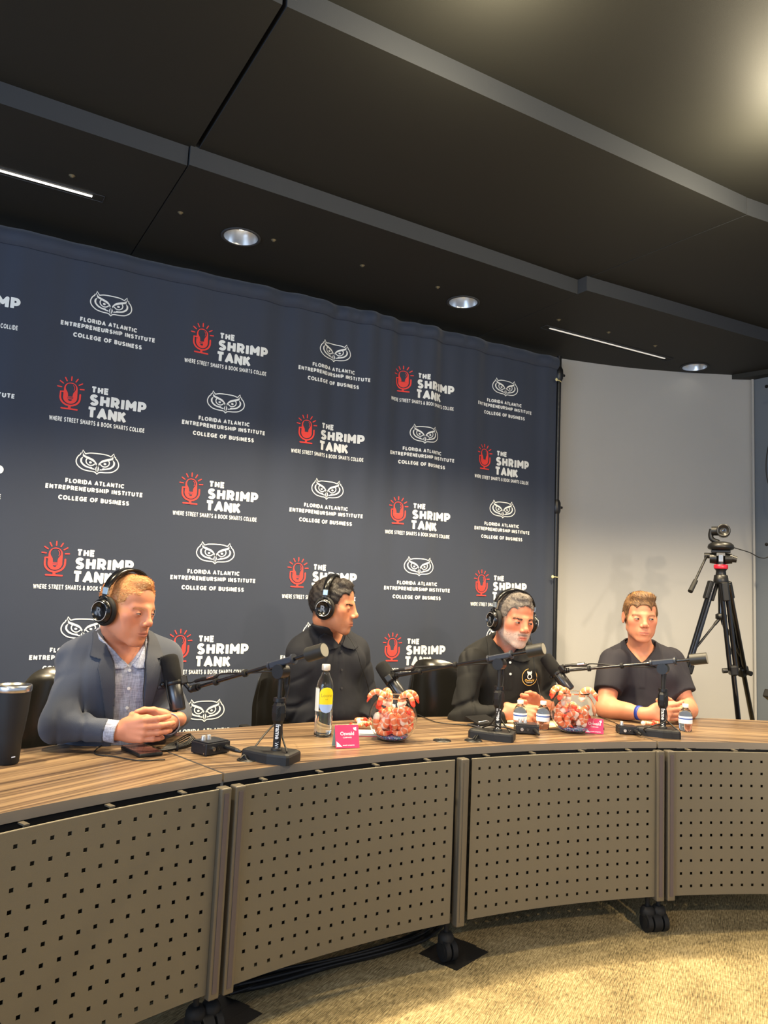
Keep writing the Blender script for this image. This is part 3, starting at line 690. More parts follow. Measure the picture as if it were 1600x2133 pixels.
# tumbler
p = flat_on(13, 1590); t = thing('tumbler', 'black insulated tumbler with a steel rim at the left edge of the desk', 'tumbler', p)
mb = MB(); mb.lathe([(.001, 0), (.031, 0), (.034, .004), (.037, .075), (.040, .090), (.047, .150), (.0505, .212)], n=48); mb.build('cup', M_blackmatte, t)
mb = MB(); mb.lathe([(.0505, .210), (.052, .214), (.052, .226), (.050, .229), (.046, .229), (.045, .224), (.001, .222)], n=48); mb.build('lid', M_steel, t)
mb = MB(); vv = Vector((-p.x, -p.y, 0)).normalized(); rr = Vector((0, 0, 1)).cross(vv); mb.add([vv*.0362+rr*(.012+x)+Vector((0, 0, .022+y)) for x, y in ((0, 0), (.010, .002), (.010, .005), (0, .0035))], [(0, 1, 2, 3)]); mb.build('emblem', M_ltxt, t)

# phone
a = flat_on(247, 1562); b = flat_on(294, 1584); c = flat_on(343, 1573)
u = (c-b); ang = math.atan2((a-b).y, (a-b).x)
ctr = (a+c)/2
t = thing('smartphone', 'smartphone in a dark case lying face up beside the clasped hands', 'phone', ctr, ang)
mb = MB(); mb.box((0, 0, .006), (.152, .080, .012), .005); mb.build('case', M_black, t)
mb = MB(); mb.box((0, 0, .0125), (.143, .071, .001)); mb.build('screen', mat('phone_screen_reflection', (96, 62, 56), .12, spec=.9), t)  # pinkish reflection is put into the screen's base colour

# audio boxes
M_boxb = mat('audio_box_black', (26, 28, 34), .38, bump=.15, scale=1500)
M_knob = mat('knob_clear_grey', (175, 175, 175), .2, metal=.4)
def audio_box(px, py, rot, label, s=1.0, knobs=2):
    p = flat_on(px, py); t = thing('audio_box', label, 'audio box', p, rot)
    mb = MB(); mb.box((0, 0, .021*s), (.100*s, .078*s, .036*s), .0025); mb.box((0, 0, .041*s), (.086*s, .074*s, .003*s)); mb.build('housing', M_boxb, t)
    for k in range(4): mb = MB(); mb.cyl(((-1)**k*.04*s, (-1)**(k//2)*.03*s, 0), ((-1)**k*.04*s, (-1)**(k//2)*.03*s, .004), .005, n=10); mb.build('foot', M_rubber, t)
    for k in range(knobs): mb = MB(); mb.lathe([(.008, 0), (.007, .014), (.006, .016), (.001, .016)], ((-.026+k*.022)*s, .008*s, .042*s), 14); mb.build('knob', M_knob, t)
    mb = MB(); mb.cyl((-.024*s, -.039*s, .022*s), (-.024*s, -.048*s, .022*s), .0065, n=12); mb.build('jack', M_steel, t)
    mb = MB(); mb.cyl((.002*s, -.0385*s, .022*s), (.002*s, -.041*s, .022*s), .011, n=18); f = mb.build('socket', M_black, t)
    mb = MB(); 
    for q in range(3): mb.cyl((.002*s+.004*math.cos(q*2.1+.5), -.041*s, .022*s+.004*math.sin(q*2.1+.5)), (.002*s+.004*math.cos(q*2.1+.5), -.042*s, .022*s+.004*math.sin(q*2.1+.5)), .0012, n=6)
    mb.build('pin', M_steel, f)
    mb = MB(); mb.cyl((.030*s, -.03*s, .022*s), (.036*s, -.085*s, .017*s), .0085, .0075, n=14); mb.cyl((.036*s, -.085*s, .017*s), (.040*s, -.105*s, .014*s), .0075, .004, n=14); mb.build('plug', M_black, t)
    for sx in (-1, 1):
        for sz in (.008, .034): mb = MB(); mb.cyl((sx*.0502*s, -.028*s, sz*s), (sx*.0512*s, -.028*s, sz*s), .0022, n=8); mb.build('screw', M_steel, t)
    return t
audio_box(438, 1568, .42, 'black audio box with two knobs, between the phone and the leftmost stand')
audio_box(1096, 1527, -.55, 'black audio box tilted beside the middle microphone stand', .95)
audio_box(1306, 1528, -.5, 'flat black audio box left of the rightmost microphone stand', .8, 1)

# coiled cable with a tie
mb = MB(); c0 = flat_on(372, 1563)
for k in range(7):
    a = .25+.05*k; pts = []
    for q in range(25):
        s_ = q/24*2*PI; x = .068*math.cos(s_)*(1-.05*k); y = .012*math.sin(s_)*(1+.35*math.cos(s_)*(1.3))+.0015*k
        z = .006+.004*k*(.5+.5*math.cos(s_))+.016*max(0, math.cos(s_))**2
        pts.append(c0+Matrix.Rotation(.18+.02*(k % 3), 3, 'Z')@Vector((x, y*(.5+.28*k), z)))
    mb.tube(pts, .0022, 6)
o = mb.build('cable_coil', M_cable, None, tuple(c0)); tag(o, 'thin black cable folded into a tied bundle beside the phone', 'cable')
mb = MB(); mb.tube([Vector((-.006, 0, .013))+Vector((0, .013*math.cos(a_), .012*math.sin(a_))) for a_ in [k*PI/6 for k in range(12)]], .004, 6, close=True); mb.build('tie', M_rubber, o)

# grommets
for px, py, lab in ((516, 1583, 'left cable grommet, cables running into it beside the leftmost stand'), (921, 1543, 'closed round cable grommet between the left bowl and the middle stand'), (986, 1543, 'cable grommet at the foot of the middle microphone stand')):
    p = flat_on(px, py); mb = MB(); mb.lathe([(.001, .0025), (.026, .0025), (.0262, .0012), (.028, .0012), (.0285, .0035), (.033, .003), (.035, .0)], n=32); o = mb.build('cable_grommet', M_black, None); o.location = p+Vector((0, 0, .0003)); tag(o, lab, 'grommet', 'desk grommets')
def cable(pts, r, label, n=7, name='cable', m=None):
    P = spline(pts, n); o0 = P[0]; mb = MB(); mb.tube(P, r, 7); o = mb.build(name, m or M_cable, None, tuple(o0)); return tag(o, label, 'cable')
Z = Vector((0, 0, .004))
cable([flat_on(516, 1583)+Z, flat_on(530, 1572)+Z*6, flat_on(556, 1562)+Z*16, flat_on(583, 1550)+Z*22, at_t(588, 1505, 2.44)], .0032, 'black cable rising from the left grommet to the leftmost stand')
cable([flat_on(500, 1586)+Z*2, flat_on(508, 1584)+Z*4, flat_on(514, 1585)+Z, flat_on(520, 1586)], .003, 'short cable between the left audio box plug and the grommet')
cable([flat_on(244, 1543)+Z*.7, flat_on(215, 1552)+Z*.7, flat_on(197, 1571)+Z*.7, flat_on(240, 1578)+Z*.7, flat_on(290, 1586)+Z*.7, flat_on(344, 1584)+Z*.7], .002, 'thin black cable curving around the left side of the phone')
cable([flat_on(985, 1542)+Z, flat_on(1003, 1534)+Z*8, at_t(1025, 1505, 2.88), at_t(1042, 1470, 2.87), at_t(1045, 1440, 2.87)], .003, 'cable climbing from the grommet up the middle stand')
cable([flat_on(989, 1544)+Z, flat_on(1008, 1533)+Z*9, at_t(1045, 1514, 2.86), at_t(1075, 1522, 2.9)], .003, 'cable arching over the middle stand base to the audio box')
cable([flat_on(868, 1489)+Z, flat_on(905, 1505)+Z, flat_on(940, 1510)+Z, flat_on(978, 1513)+Z], .002, 'thin cable lying on the desk left of the middle stand')
cable([flat_on(1248, 1494)+Z, flat_on(1275, 1505)+Z, flat_on(1302, 1517)+Z], .0018, 'thin cable on the desk running to the flat audio box')
cable([flat_on(1345, 1533)+Z*4, at_t(1342, 1518, 3.1), at_t(1360, 1512, 3.08), at_t(1388, 1500, 3.14), at_t(1385, 1465, 3.15)], .0028, 'looped cable over the base of the rightmost stand')
# big bottle
M_gl = glass('bottle_glass', (250, 253, 250), 0.0, 1.35); M_wat = glass('water', (250, 252, 255), 0, 1.33)
p = flat_on(672, 1533); t = thing('water_bottle', 'tall clear water bottle with a yellow and blue label', 'bottle', p, math.atan2(p.x, p.y)*-1)
prof = [(.030, 0), (.0345, .003)]
for k in range(10): prof += [(.0345-.0012*(k % 2), .006+.0085*k)]
prof += [(.0345, .095), (.0345, .165), (.033, .185), (.027, .208), (.018, .228), (.0145, .237), (.0145, .250)]
mb = MB(); mb.lathe(prof+[(r-.0012, z) for r, z in prof[::-1][:-2]]+[(.001, .004)], n=40, cap=False); mb.lathe([(.001, 0), (.030, 0)], n=40, cap=False); mb.build('glass', M_gl, t)
mb = MB(); mb.lathe([(.001, .0045), (.031, .005), (.0322, .02), (.0322, .095), (.0322, .096), (.001, .0961)], n=32, cap=False); mb.build('water', M_wat, t)
mb = MB(); mb.lathe([(.0158, .247), (.0165, .249), (.0165, .266), (.015, .269), (.001, .269)], n=28); mb.build('cap', mat('cap_pearl', (205, 200, 190), .35, metal=.3), t)
M_yel = mat('label_yellow', (240, 212, 20), .5); M_lbl = mat('label_blue', (160, 186, 232), .5); M_lw = mat('label_white', (222, 226, 222), .6)
def on_cyl(pts, r, a0=0): return [Vector((math.sin(x/r+a0)*r, -math.cos(x/r+a0)*r, z)) for x, z in pts]
mb = MB(); W_ = .029; mb.grid(lambda u, v: on_cyl([((u-.5)*W_*2, .122+v*(.0375))], .0352, .25)[0], 16, 6)
mb.grid(lambda u, v: on_cyl([((u-.5)*2*W_*math.sqrt(max(0, 1-v**2)), .1595+v*.026)], .0352, .25)[0], 16, 10); mb.build('label_top', M_yel, t)
mb = MB(); mb.grid(lambda u, v: on_cyl([((u-.5)*2*W_*math.sqrt(max(0, 1-v**2)), .122-v*.032)], .0352, .25)[0], 16, 10); mb.build('label_bottom', M_lbl, t)
mb = MB(); mb.grid(lambda u, v: on_cyl([((u-.5)*.058, .095+v*.085)], .0349, -1.45)[0], 16, 6); mb.build('back_label', M_lw, t)
mb = MB(); vs, fs = text_mesh('Loone', .018, 0); mb.add(on_cyl([(x-.023, z+.150) for x, z in vs], .0355, .25), fs); vs, fs = text_mesh('still', .008, 0); mb.add(on_cyl([(x-.006, z+.139) for x, z in vs], .0355, .25), fs); mb.build('lettering', mat('ink_olive', (150, 140, 40), .6), t)

# small water bottles
def small_bottle(px, py, label):
    p = flat_on(px, py); t = thing('small_water_bottle', label, 'bottle', p, -math.atan2(p.x, p.y), 'small water bottles')
    pr = [(.001, .002), (.022, .0), (.027, .004), (.0262, .012), (.028, .018), (.0265, .026), (.029, .034), (.029, .070), (.0275, .080), (.020, .092), (.0115, .102), (.0110, .108)]
    mb = MB(); mb.lathe(pr, n=32, cap=False); mb.build('plastic', M_gl, t)
    mb = MB(); mb.lathe([(.001, .003), (.021, .002), (.0255, .006), (.0275, .034), (.0275, .068), (.026, .078), (.018, .0905), (.001, .091)], n=24, cap=False); mb.build('water', M_wat, t)
    mb = MB(); mb.lathe([(.0128, .104), (.0134, .106), (.0134, .117), (.012, .119), (.001, .119)], n=22); mb.build('cap', mat_capw, t)
    mb = MB(); mb.lathe([(.0293, .036), (.0294, .037), (.0294, .066), (.0293, .067)], n=32, cap=False); mb.build('label_band', mat_lw, t)
    mb = MB(); mb.lathe([(.0296, .054), (.0296, .059)], n=32, cap=False); mb.build('blue_stripe', mat_lb, t)
mat_capw = mat('cap_white', (235, 236, 232), .4); mat_lw = mat('wrap_white', (232, 234, 240), .5); mat_lb = mat('wrap_blue', (44, 84, 170), .5)
small_bottle(1083, 1517, 'small water bottle right of the middle microphone stand')
small_bottle(1131, 1519, 'small water bottle against the left side of the right candy bowl')
small_bottle(1428, 1523, 'small water bottle alone at right beside the rightmost stand')

# pink tent cards
M_pink = mat('card_pink', (214, 44, 98), .45, var=.12, vscale=40); M_mint = mat('card_mint', (160, 196, 186), .6)
def tent(px, py, rot, w_, h_, label, name='tent_card'):
    p = flat_on(px, py); t = thing(name, label, 'card', p, rot)
    mb = MB(); mb.box((0, 0, h_/2), (w_, .0012, h_), rot=Matrix.Rotation(-.30, 3, 'X')); mb.build('front', M_pink, t)
    mb = MB(); mb.box((0, h_*.30, h_/2), (w_, .0012, h_), rot=Matrix.Rotation(.30, 3, 'X')); mb.build('back', M_mint, t)
    Rx = Matrix.Rotation(-.30, 3, 'X'); f = MB()
    def pt(x, z): return Vector((0, 0, h_/2))+Rx@Vector((x, -.0011, z))
    def txt(s_, size, x, z):
        vs, fs = text_mesh(s_, size, .02); k = max(v[0] for v in vs)/2; f.add([pt(x+a-k, z+b) for a, b in vs], fs)
    txt('Oswald', .017, 0, .004); txt('COMPANIES', .006, 0, -.006); txt('oswald companies', .006, .004, -h_*.40)
    f.add([pt(-w_*.46, -h_*.44), pt(-w_*.22, -h_*.44), pt(-w_*.46, -h_*.20)], [(0, 1, 2)]); f.add([pt(w_*.26, h_*.36), pt(w_*.40, h_*.40), pt(w_*.40, h_*.24), pt(w_*.30, h_*.26)], [(0, 1, 2, 3)])
    f.build('print', mat_lw, t); return t
tent(722, 1558, -.12, .088, .080, 'pink tent card with white print in front of the tall water bottle')
tent(1238, 1528, -.7, .075, .062, 'small pink card standing right of the right candy bowl')
# leaflets and note paper
p = flat_on(762, 1530); t = thing('leaflet_stack', 'small stack of white leaflets behind the left candy bowl', 'leaflets', p, -.4)
for k in range(5): mb = MB(); mb.box((.002*(k % 3), 0, .001+.0022*k), (.11, .08, .0016), rot=Matrix.Rotation(.03*(k % 3), 3, 'Z')); mb.build('leaflet', M_lw if k else M_pink, t)
p = flat_on(1108, 1508); mb = MB(); mb.box((0, 0, .001), (.30, .20, .002), rot=Matrix.Rotation(.15, 3, 'Z')); o = mb.build('note_paper', mat('paper_cream', (236, 222, 176), .7), None); o.location = p+Vector((0, 0, .0003)); tag(o, 'cream sheet of note paper under the small water bottles', 'paper')
p = flat_on(1004, 1513); t = thing('tablet_case', 'dark tablet in an open folding case behind the middle stand', 'tablet', p, .15)
mb = MB(); mb.box((0, 0, .028), (.125, .085, .008), .002, rot=Matrix.Rotation(.22, 3, 'X')); mb.build('cover', M_black, t)
mb = MB(); mb.box((.02, -.01, .006), (.14, .10, .006), .002); mb.build('base', mat('case_grey', (120, 118, 114), .4), t)
mb = MB(); mb.tube([(-.05, -.03, .010), (-.05, -.03, .026), (.0, -.03, .028), (.03, -.035, .012)], .003, 6); mb.build('hinge', M_steel, t)
# small dark clip stand by the right bowl
p = flat_on(1252, 1520); t = thing('cable_clip', 'small black clip with prongs right of the right candy bowl', 'clip', p)
mb = MB(); mb.lathe([(.014, 0), (.014, .010), (.008, .014)], n=14); mb.build('foot', M_black, t)
for k in (-1, 0, 1): mb = MB(); mb.tube([(k*.004, 0, .012), (k*.010, 0, .026), (k*.008, 0, .045-abs(k)*.014)], .002, 6); mb.build('prong', M_black, t)

# ================================================================== shrimp candies and bowls
def shrimp_mesh():
    """soft candy shrimp: curled ribbed body, pale head knob and red tail; colour by attribute"""
    n = 40; m = 14; vs = []; cols = []; fs = []
    for i in range(n+1):
        t_ = i/n; a = -.75+t_*4.5; R_ = .0235; c_ = Vector((R_*math.cos(a), 0, R_*math.sin(a)))
        if t_ > .78: k = (t_-.78)/.22; a1 = -.75+.78*4.5; c_ = Vector((R_*math.cos(a1), 0, R_*math.sin(a1)))+Vector((-math.sin(a1), 0, math.cos(a1)))*k*.022
        r = .0118*(1-.42*t_)
        rib = abs(math.sin(t_*PI*7)) if .13 < t_ < .78 else 1; r *= .90+.10*rib
        if t_ < .05: r *= math.sqrt(max(.02, 1-((.05-t_)/.05)**2))
        if t_ < .13: r *= 1.0
        if t_ > .84: r = .0085*(1-((t_-.84)/.16)**4*.8)
        nrm = Vector((math.cos(a), 0, math.sin(a)))
        for k2 in range(m):
            b = 2*PI*k2/m; v = c_+nrm*r*math.cos(b)*(1 if t_ < .84 else .55)+Vector((0, 1, 0))*r*math.sin(b)*(1.0 if t_ < .84 else 1.25); vs.append(v)
            if t_ < .14: c = (246, 226, 210)
            elif t_ > .82: c = (232, 70, 48)
            else:
                c = (250, 222, 198) if rib < .30 else ((240, 128, 82) if math.cos(b) > -.35 else (246, 168, 130))
            cols.append(srgb(c))
    for i in range(n):
        for k in range(m): fs.append((i*m+k, i*m+(k+1) % m, (i+1)*m+(k+1) % m, (i+1)*m+k))
    fs.append(tuple(range(m-1, -1, -1))); fs.append(tuple(range(n*m, n*m+m)))
    me = bpy.data.meshes.new('shrimp'); me.from_pydata([tuple(v) for v in vs], [], fs); ca = me.color_attributes.new('col', 'FLOAT_COLOR', 'POINT'); ca.data.foreach_set('color', [x for c in cols for x in c])
    me.polygons.foreach_set('use_smooth', [True]*len(fs)); me.materials.append(M_shr); me.update(); return me
M_shr = mat('candy', (240, 130, 90), .35, attr='col', sss=.0, spec=.4, bump=.15, scale=300)
SH = shrimp_mesh()
def shrimp(loc, rot, label, group, s=1.0):
    o = bpy.data.objects.new('shrimp_candy', SH); C.objects.link(o); o.location = loc; o.rotation_euler = rot; o.scale = (s, s, s); return tag(o, label, 'candy', group)
M_bowl = glass('bowl_glass', (255, 255, 255), 0, 1.18); M_glit = mat('glitter_mix', (70, 88, 130), .3, metal=.3)
def glitter():
    m = mat('glitter_beads', (90, 110, 150), .35); nt = m.node_tree; b = nt.nodes['Principled BSDF']; v = nt.nodes.new('ShaderNodeTexVoronoi'); v.inputs['Scale'].default_value = 260; tc = nt.nodes.new('ShaderNodeTexCoord'); nt.links.new(tc.outputs['Object'], v.inputs[0])
    h = nt.nodes.new('ShaderNodeSeparateColor'); nt.links.new(v.outputs['Color'], h.inputs[0]); cr = nt.nodes.new('ShaderNodeValToRGB'); nt.links.new(h.outputs[0], cr.inputs[0]); e = cr.color_ramp.elements; cr.color_ramp.interpolation = 'CONSTANT'
    e[0].color = srgb((60, 80, 140)); e[1].position = .85; e[1].color = srgb((235, 235, 240))
    for p_, c_ in ((.25, (96, 150, 160)), (.45, (120, 120, 190)), (.62, (220, 70, 120)), (.75, (150, 160, 170))): x = e.new(p_); x.color = srgb(c_)
    nt.links.new(cr.outputs[0], b.inputs['Base Color']); return m
M_gl2 = glitter()
def bowl(px, py, r, label, gl, n_in, seed, side):
    rnd = random.Random(seed); p = flat_on(px, py); t = thing('glass_bowl', label, 'bowl', p)
    zc = r*.86; prof = []
    for k in range(25):
        a = -PI/2+.56+(PI-.56-.72)*k/24; prof.append((r*math.cos(a), zc+r*math.sin(a)*1.0))
    z0 = prof[0][1]; prof = [(q[0], q[1]-z0+.003) for q in prof]; zc = zc-z0+.003; rim = prof[-1]
    outer = [(.001, 0), (prof[0][0]-.004, 0)]+prof+[(rim[0]+.004, rim[1]+.006), (rim[0]+.007, rim[1]+.009)]
    inner = [(rim[0]+.006, rim[1]+.011), (rim[0]+.001, rim[1]+.006)]+[(q[0]-.0022, q[1]) for q in prof[::-1]]+[(.001, prof[0][1]+.002)]
    mb = MB(); mb.lathe(outer+inner, n=64, cap=False); mb.build('glass', M_bowl, t)
    mb = MB(); rb = prof[0][0]; mb.lathe([(.001, .006), (rb-.004, .006), (r*.62, .013), (r*.66, .020), (.001, .024)], n=40); mb.build('glitter', M_gl2, t)
    zz = 0; got = []
    # settle candies in layers inside the lower half
    tries = 0; rs = .0225*1.0
    while len(got) < n_in and tries < 6000:
        tries += 1; lay = len(got)/n_in; z = .042+lay*.052; q = Vector((rnd.uniform(-1, 1), rnd.uniform(-1, 1), 0))*(r-.03); q.z = z+rnd.uniform(-.008, .008)
        if (q-Vector((0, 0, zc))).length > r-.034: continue
        if any((q-g).length < rs*1.22 for g in got): continue
        got.append(q); shrimp(p+q, (rnd.uniform(-.9, .9)+PI/2*rnd.choice((0, 1, 1)), rnd.uniform(0, 6.3), rnd.uniform(0, 6.3)), 'orange and white shrimp candy piled inside the %s glass bowl' % side, gl, 1.12)
    # candies hooked over the rim
    names = {0: 'front left', 1: 'front', 2: 'right', 3: 'back', 4: 'left'}
    for k, ph in enumerate((-2.65, -1.25, -.15, 1.5, 2.6) if side == 'left' else (-2.9, -1.0, -.35, 2.1, 2.9)):
        c_ = Vector((math.cos(ph), math.sin(ph), 0)); L_ = p+c_*(rim[0]+.004)+Vector((0, 0, rim[1]-.004))
        # arch of the candy straddles the rim: its plane is radial
        shrimp(L_, (0, 0, ph+PI), 'shrimp candy hooked on the %s of the rim of the %s bowl' % (('left front', 'front', 'right', 'back', 'left back')[k], side), 'shrimp candies hooked on the %s bowl' % side, 1.2)
    return t
bowl(817, 1541, .093, 'left round glass bowl of shrimp candies, beside the pink tent card', 'shrimp candies in the left bowl', 24, 3, 'left')
bowl(1193, 1524, .095, 'right round glass bowl of shrimp candies, in front of the grey wall', 'shrimp candies in the right bowl', 24, 9, 'right')
for k, (px, py) in enumerate(((742, 1521), (757, 1519), (752, 1511))): shrimp(flat_on(px, py)+Vector((0, 0, .022)), (PI/2, 0, k*1.7), 'shrimp candy lying on the leaflets behind the left bowl', 'shrimp candies on the leaflets', .85)
shrimp(flat_on(1350, 1513)+Vector((0, 0, .012)), (PI/2, 0, 2.0), 'shrimp candy lying left of the rightmost stand, nearer the wristband', 'loose shrimp candies on the desk', .9)
shrimp(flat_on(1366, 1511)+Vector((0, 0, .012)), (PI/2, .2, .4), 'shrimp candy lying against the rightmost stand', 'loose shrimp candies on the desk', .9)

# ================================================================== under the desk
M_tape = mat('gaffer_tape', (26, 24, 22), .5, bump=.3, scale=300)
for (px, py, rz, lab) in ((945, 1985, .35, 'black tape square on the carpet under the middle caster'), (455, 2122, .5, 'black tape square on the carpet under the left caster')):
    p = at_z(px, py, 0); mb = MB()
    for k in range(3): mb.box((0, .055*(k-1), .0008+.0004*k), (.20+.012*(k % 2), .062, .0008), rot=Matrix.Rotation(.02*k, 3, 'Z'))
    o = mb.build('tape_patch', M_tape, None); o.location = (p.x, p.y, .0004); o.rotation_euler = (0, 0, rz); tag(o, lab, 'tape')
t = None
for k, (r_, dz, dy) in enumerate(((.009, .0, 0), (.007, .012, .01), (.006, .004, -.016), (.008, .014, .028), (.005, .022, -.004), (.006, .002, .040))):
    pts = [at_z(470+2*k, 2068, .012)+Vector((0, dy, dz)), at_z(560, 2050-3*k, .012)+Vector((0, dy*.6, dz)), at_z(690, 2012, .014)+Vector((0, dy*.3, dz)), at_z(800, 1985, .016)+Vector((0, dy*.3, dz*1.2)), at_z(880, 1955, .02)+Vector((0, dy*1.2, dz)), at_z(935, 1925, .03)+Vector((0, dy*2+.05, dz)), at_z(1000, 1905, .03)+Vector((0, dy+.15, dz))]
    mb = MB(); mb.tube(spline(pts, 8), r_, 8); o = mb.build('floor_cable', M_cable, None, tuple(pts[0])); tag(o, 'black cable in the bundle lying along the foot of the middle desk', 'cable', 'cables bundled under the middle desk')
# ================================================================== sculpting: distance fields turned into one smooth mesh
F4 = np.float32
def _n(v): return np.asarray(v, dtype=F4)
def d_sph(P, c, r): return np.linalg.norm(P-_n(c), axis=1)-r
def d_ell(P, c, r, R=None):
    Q = P-_n(c)
    if R is not None: Q = Q@_n(R)
    r = _n(r); k0 = np.linalg.norm(Q/r, axis=1); k1 = np.linalg.norm(Q/(r*r), axis=1)+1e-9
    return k0*(k0-1)/k1
def d_cap(P, a, b, ra, rb=None):
    rb = ra if rb is None else rb; a = _n(a); b = _n(b); ba = b-a; h = np.clip((P-a)@ba/max(1e-9, ba@ba), 0, 1)
    return np.linalg.norm(P-a-h[:, None]*ba, axis=1)-(ra+(rb-ra)*h)
def smin(a, b, k): h = np.maximum(k-np.abs(a-b), 0)/k; return np.minimum(a, b)-h*h*k*.25
def smax(a, b, k): return -smin(-a, -b, k)
def wob(P, f, seed=0, n=5):
    r = np.random.default_rng(seed); o = 0
    for i in range(n):
        d = r.normal(size=3); d /= np.linalg.norm(d); o = o+np.sin((P@_n(d))*f*(.6+.8*r.random())+r.random()*6.28)
    return o/n*1.6
def local(P, c, R, fn, rad, s=1.0):
    """evaluate fn in a local frame (columns of R), only near its centre"""
    c = _n(c); d = np.linalg.norm(P-c, axis=1)-rad; out = d+.012; m = d < .03
    if m.any(): out[m] = fn((P[m]-c)@_n(R)/s)*s
    return out
def axis_pts(lo, hi, coarse, fines):
    """grid lines: step per interval"""
    x = lo; out = [lo]
    while x < hi:
        st = coarse
        for a, b, s in fines:
            if a-st < x < b: st = min(st, s)
        x += st; out.append(x)
    return np.array(out, dtype=F4)
def surface(f, ax, ay, az, B=6, slack=1.35):
    nx, ny, nz = len(ax)-1, len(ay)-1, len(az)-1
    def blocks(a, n): s = list(range(0, n, B)); return s, np.array([(a[i]+a[min(i+B, n)])/2 for i in s], F4), np.array([(a[min(i+B, n)]-a[i])/2 for i in s], F4)
    sx, cx, hx = blocks(ax, nx); sy, cy, hy = blocks(ay, ny); sz, cz, hz = blocks(az, nz)
    G = np.stack(np.meshgrid(cx, cy, cz, indexing='ij'), -1).reshape(-1, 3); H = np.stack(np.meshgrid(hx, hy, hz, indexing='ij'), -1).reshape(-1, 3)
    d = f(G); keep = np.flatnonzero(np.abs(d) < np.linalg.norm(H, axis=1)*slack+.006)
    ib = np.stack(np.unravel_index(keep, (len(sx), len(sy), len(sz))), 1)
    base = np.stack([np.array(sx)[ib[:, 0]], np.array(sy)[ib[:, 1]], np.array(sz)[ib[:, 2]]], 1)
    off = np.stack(np.meshgrid(*[np.arange(B)]*3, indexing='ij'), -1).reshape(-1, 3)
    cells = (base[:, None]+off[None]).reshape(-1, 3); cells = cells[(cells[:, 0] < nx) & (cells[:, 1] < ny) & (cells[:, 2] < nz)]
    S = (nx+1, ny+1, nz+1); st = np.array([S[1]*S[2], S[2], 1]); c0 = cells@st
    mark = np.zeros(S[0]*S[1]*S[2], bool); cor = [(i, j, k) for i in (0, 1) for j in (0, 1) for k in (0, 1)]; co = [int(np.dot(c, st)) for c in cor]
    for o in co: mark[c0+o] = True
    idx = np.flatnonzero(mark); V = np.full(mark.shape, 1, F4)
    I, J, K = np.unravel_index(idx, S); P = np.stack([ax[I], ay[J], az[K]], 1)
    for a in range(0, len(P), 200000): V[idx[a:a+200000]] = f(P[a:a+200000])
    CV = np.stack([V[c0+o] for o in co], 1); ins = CV < 0; act = np.flatnonzero(ins.any(1) & ~ins.all(1))
    cells = cells[act]; c0 = c0[act]; CV = CV[act]
    cp = np.stack([np.stack([ax[cells[:, 0]+c[0]], ay[cells[:, 1]+c[1]], az[cells[:, 2]+c[2]]], 1) for c in cor], 1)
    acc = np.zeros((len(cells), 3), F4); cnt = np.zeros(len(cells), F4)
    for a in range(8):
        for b in range(a+1, 8):
            if sum(abs(cor[a][q]-cor[b][q]) for q in range(3)) != 1: continue
            m = (CV[:, a] < 0) != (CV[:, b] < 0); t = CV[m, a]/(CV[m, a]-CV[m, b]); acc[m] += cp[m, a]+(cp[m, b]-cp[m, a])*t[:, None]; cnt[m] += 1
    verts = acc/np.maximum(cnt, 1)[:, None]
    cid = np.full(mark.shape, -1, np.int32); cid[c0] = np.arange(len(c0))
    faces = []
    for q in range(3):
        u, v = (q+1) % 3, (q+2) % 3; e = 4 >> q
        a = CV[:, 0] < 0; b = CV[:, e] < 0; m = np.flatnonzero((a != b) & (cells[:, u] > 0) & (cells[:, v] > 0))
        i0 = cid[c0[m]]; i1 = cid[c0[m]-st[u]]; i2 = cid[c0[m]-st[u]-st[v]]; i3 = cid[c0[m]-st[v]]
        ok = (i1 >= 0) & (i2 >= 0) & (i3 >= 0); Q = np.stack([i0, i1, i2, i3], 1)[ok]; fl = a[m][ok]
        Q[~fl] = Q[~fl][:, ::-1]; faces.append(Q)
    return verts, np.concatenate(faces)
def np_mesh(name, V, Fc, mats, parent=None, org=(0, 0, 0), col=None, smooth=True):
    me = bpy.data.meshes.new(name); V = np.asarray(V, F4)-_n(org); n = len(V)
    me.vertices.add(n); me.vertices.foreach_set('co', V.ravel()); k = Fc.shape[1]
    me.loops.add(Fc.size); me.loops.foreach_set('vertex_index', Fc.astype(np.int32).ravel()); me.polygons.add(len(Fc)); me.polygons.foreach_set('loop_start', np.arange(0, Fc.size, k, dtype=np.int32)); me.polygons.foreach_set('loop_total', np.full(len(Fc), k, np.int32))
    me.polygons.foreach_set('use_smooth', np.full(len(Fc), smooth)); me.update(calc_edges=True)
    if col is not None:
        ca = me.color_attributes.new('col', 'FLOAT_COLOR', 'POINT'); cc = np.ones((n, 4), F4); cc[:, :3] = col; ca.data.foreach_set('color', cc.ravel())
    for m in (mats if isinstance(mats, (list, tuple)) else [mats]): me.materials.append(m)
    o = bpy.data.objects.new(name, me); C.objects.link(o)
    if parent is not None: o.parent = parent
    else: o.location = org
    return o
def lin(c): return np.array(srgb(c)[:3], F4)

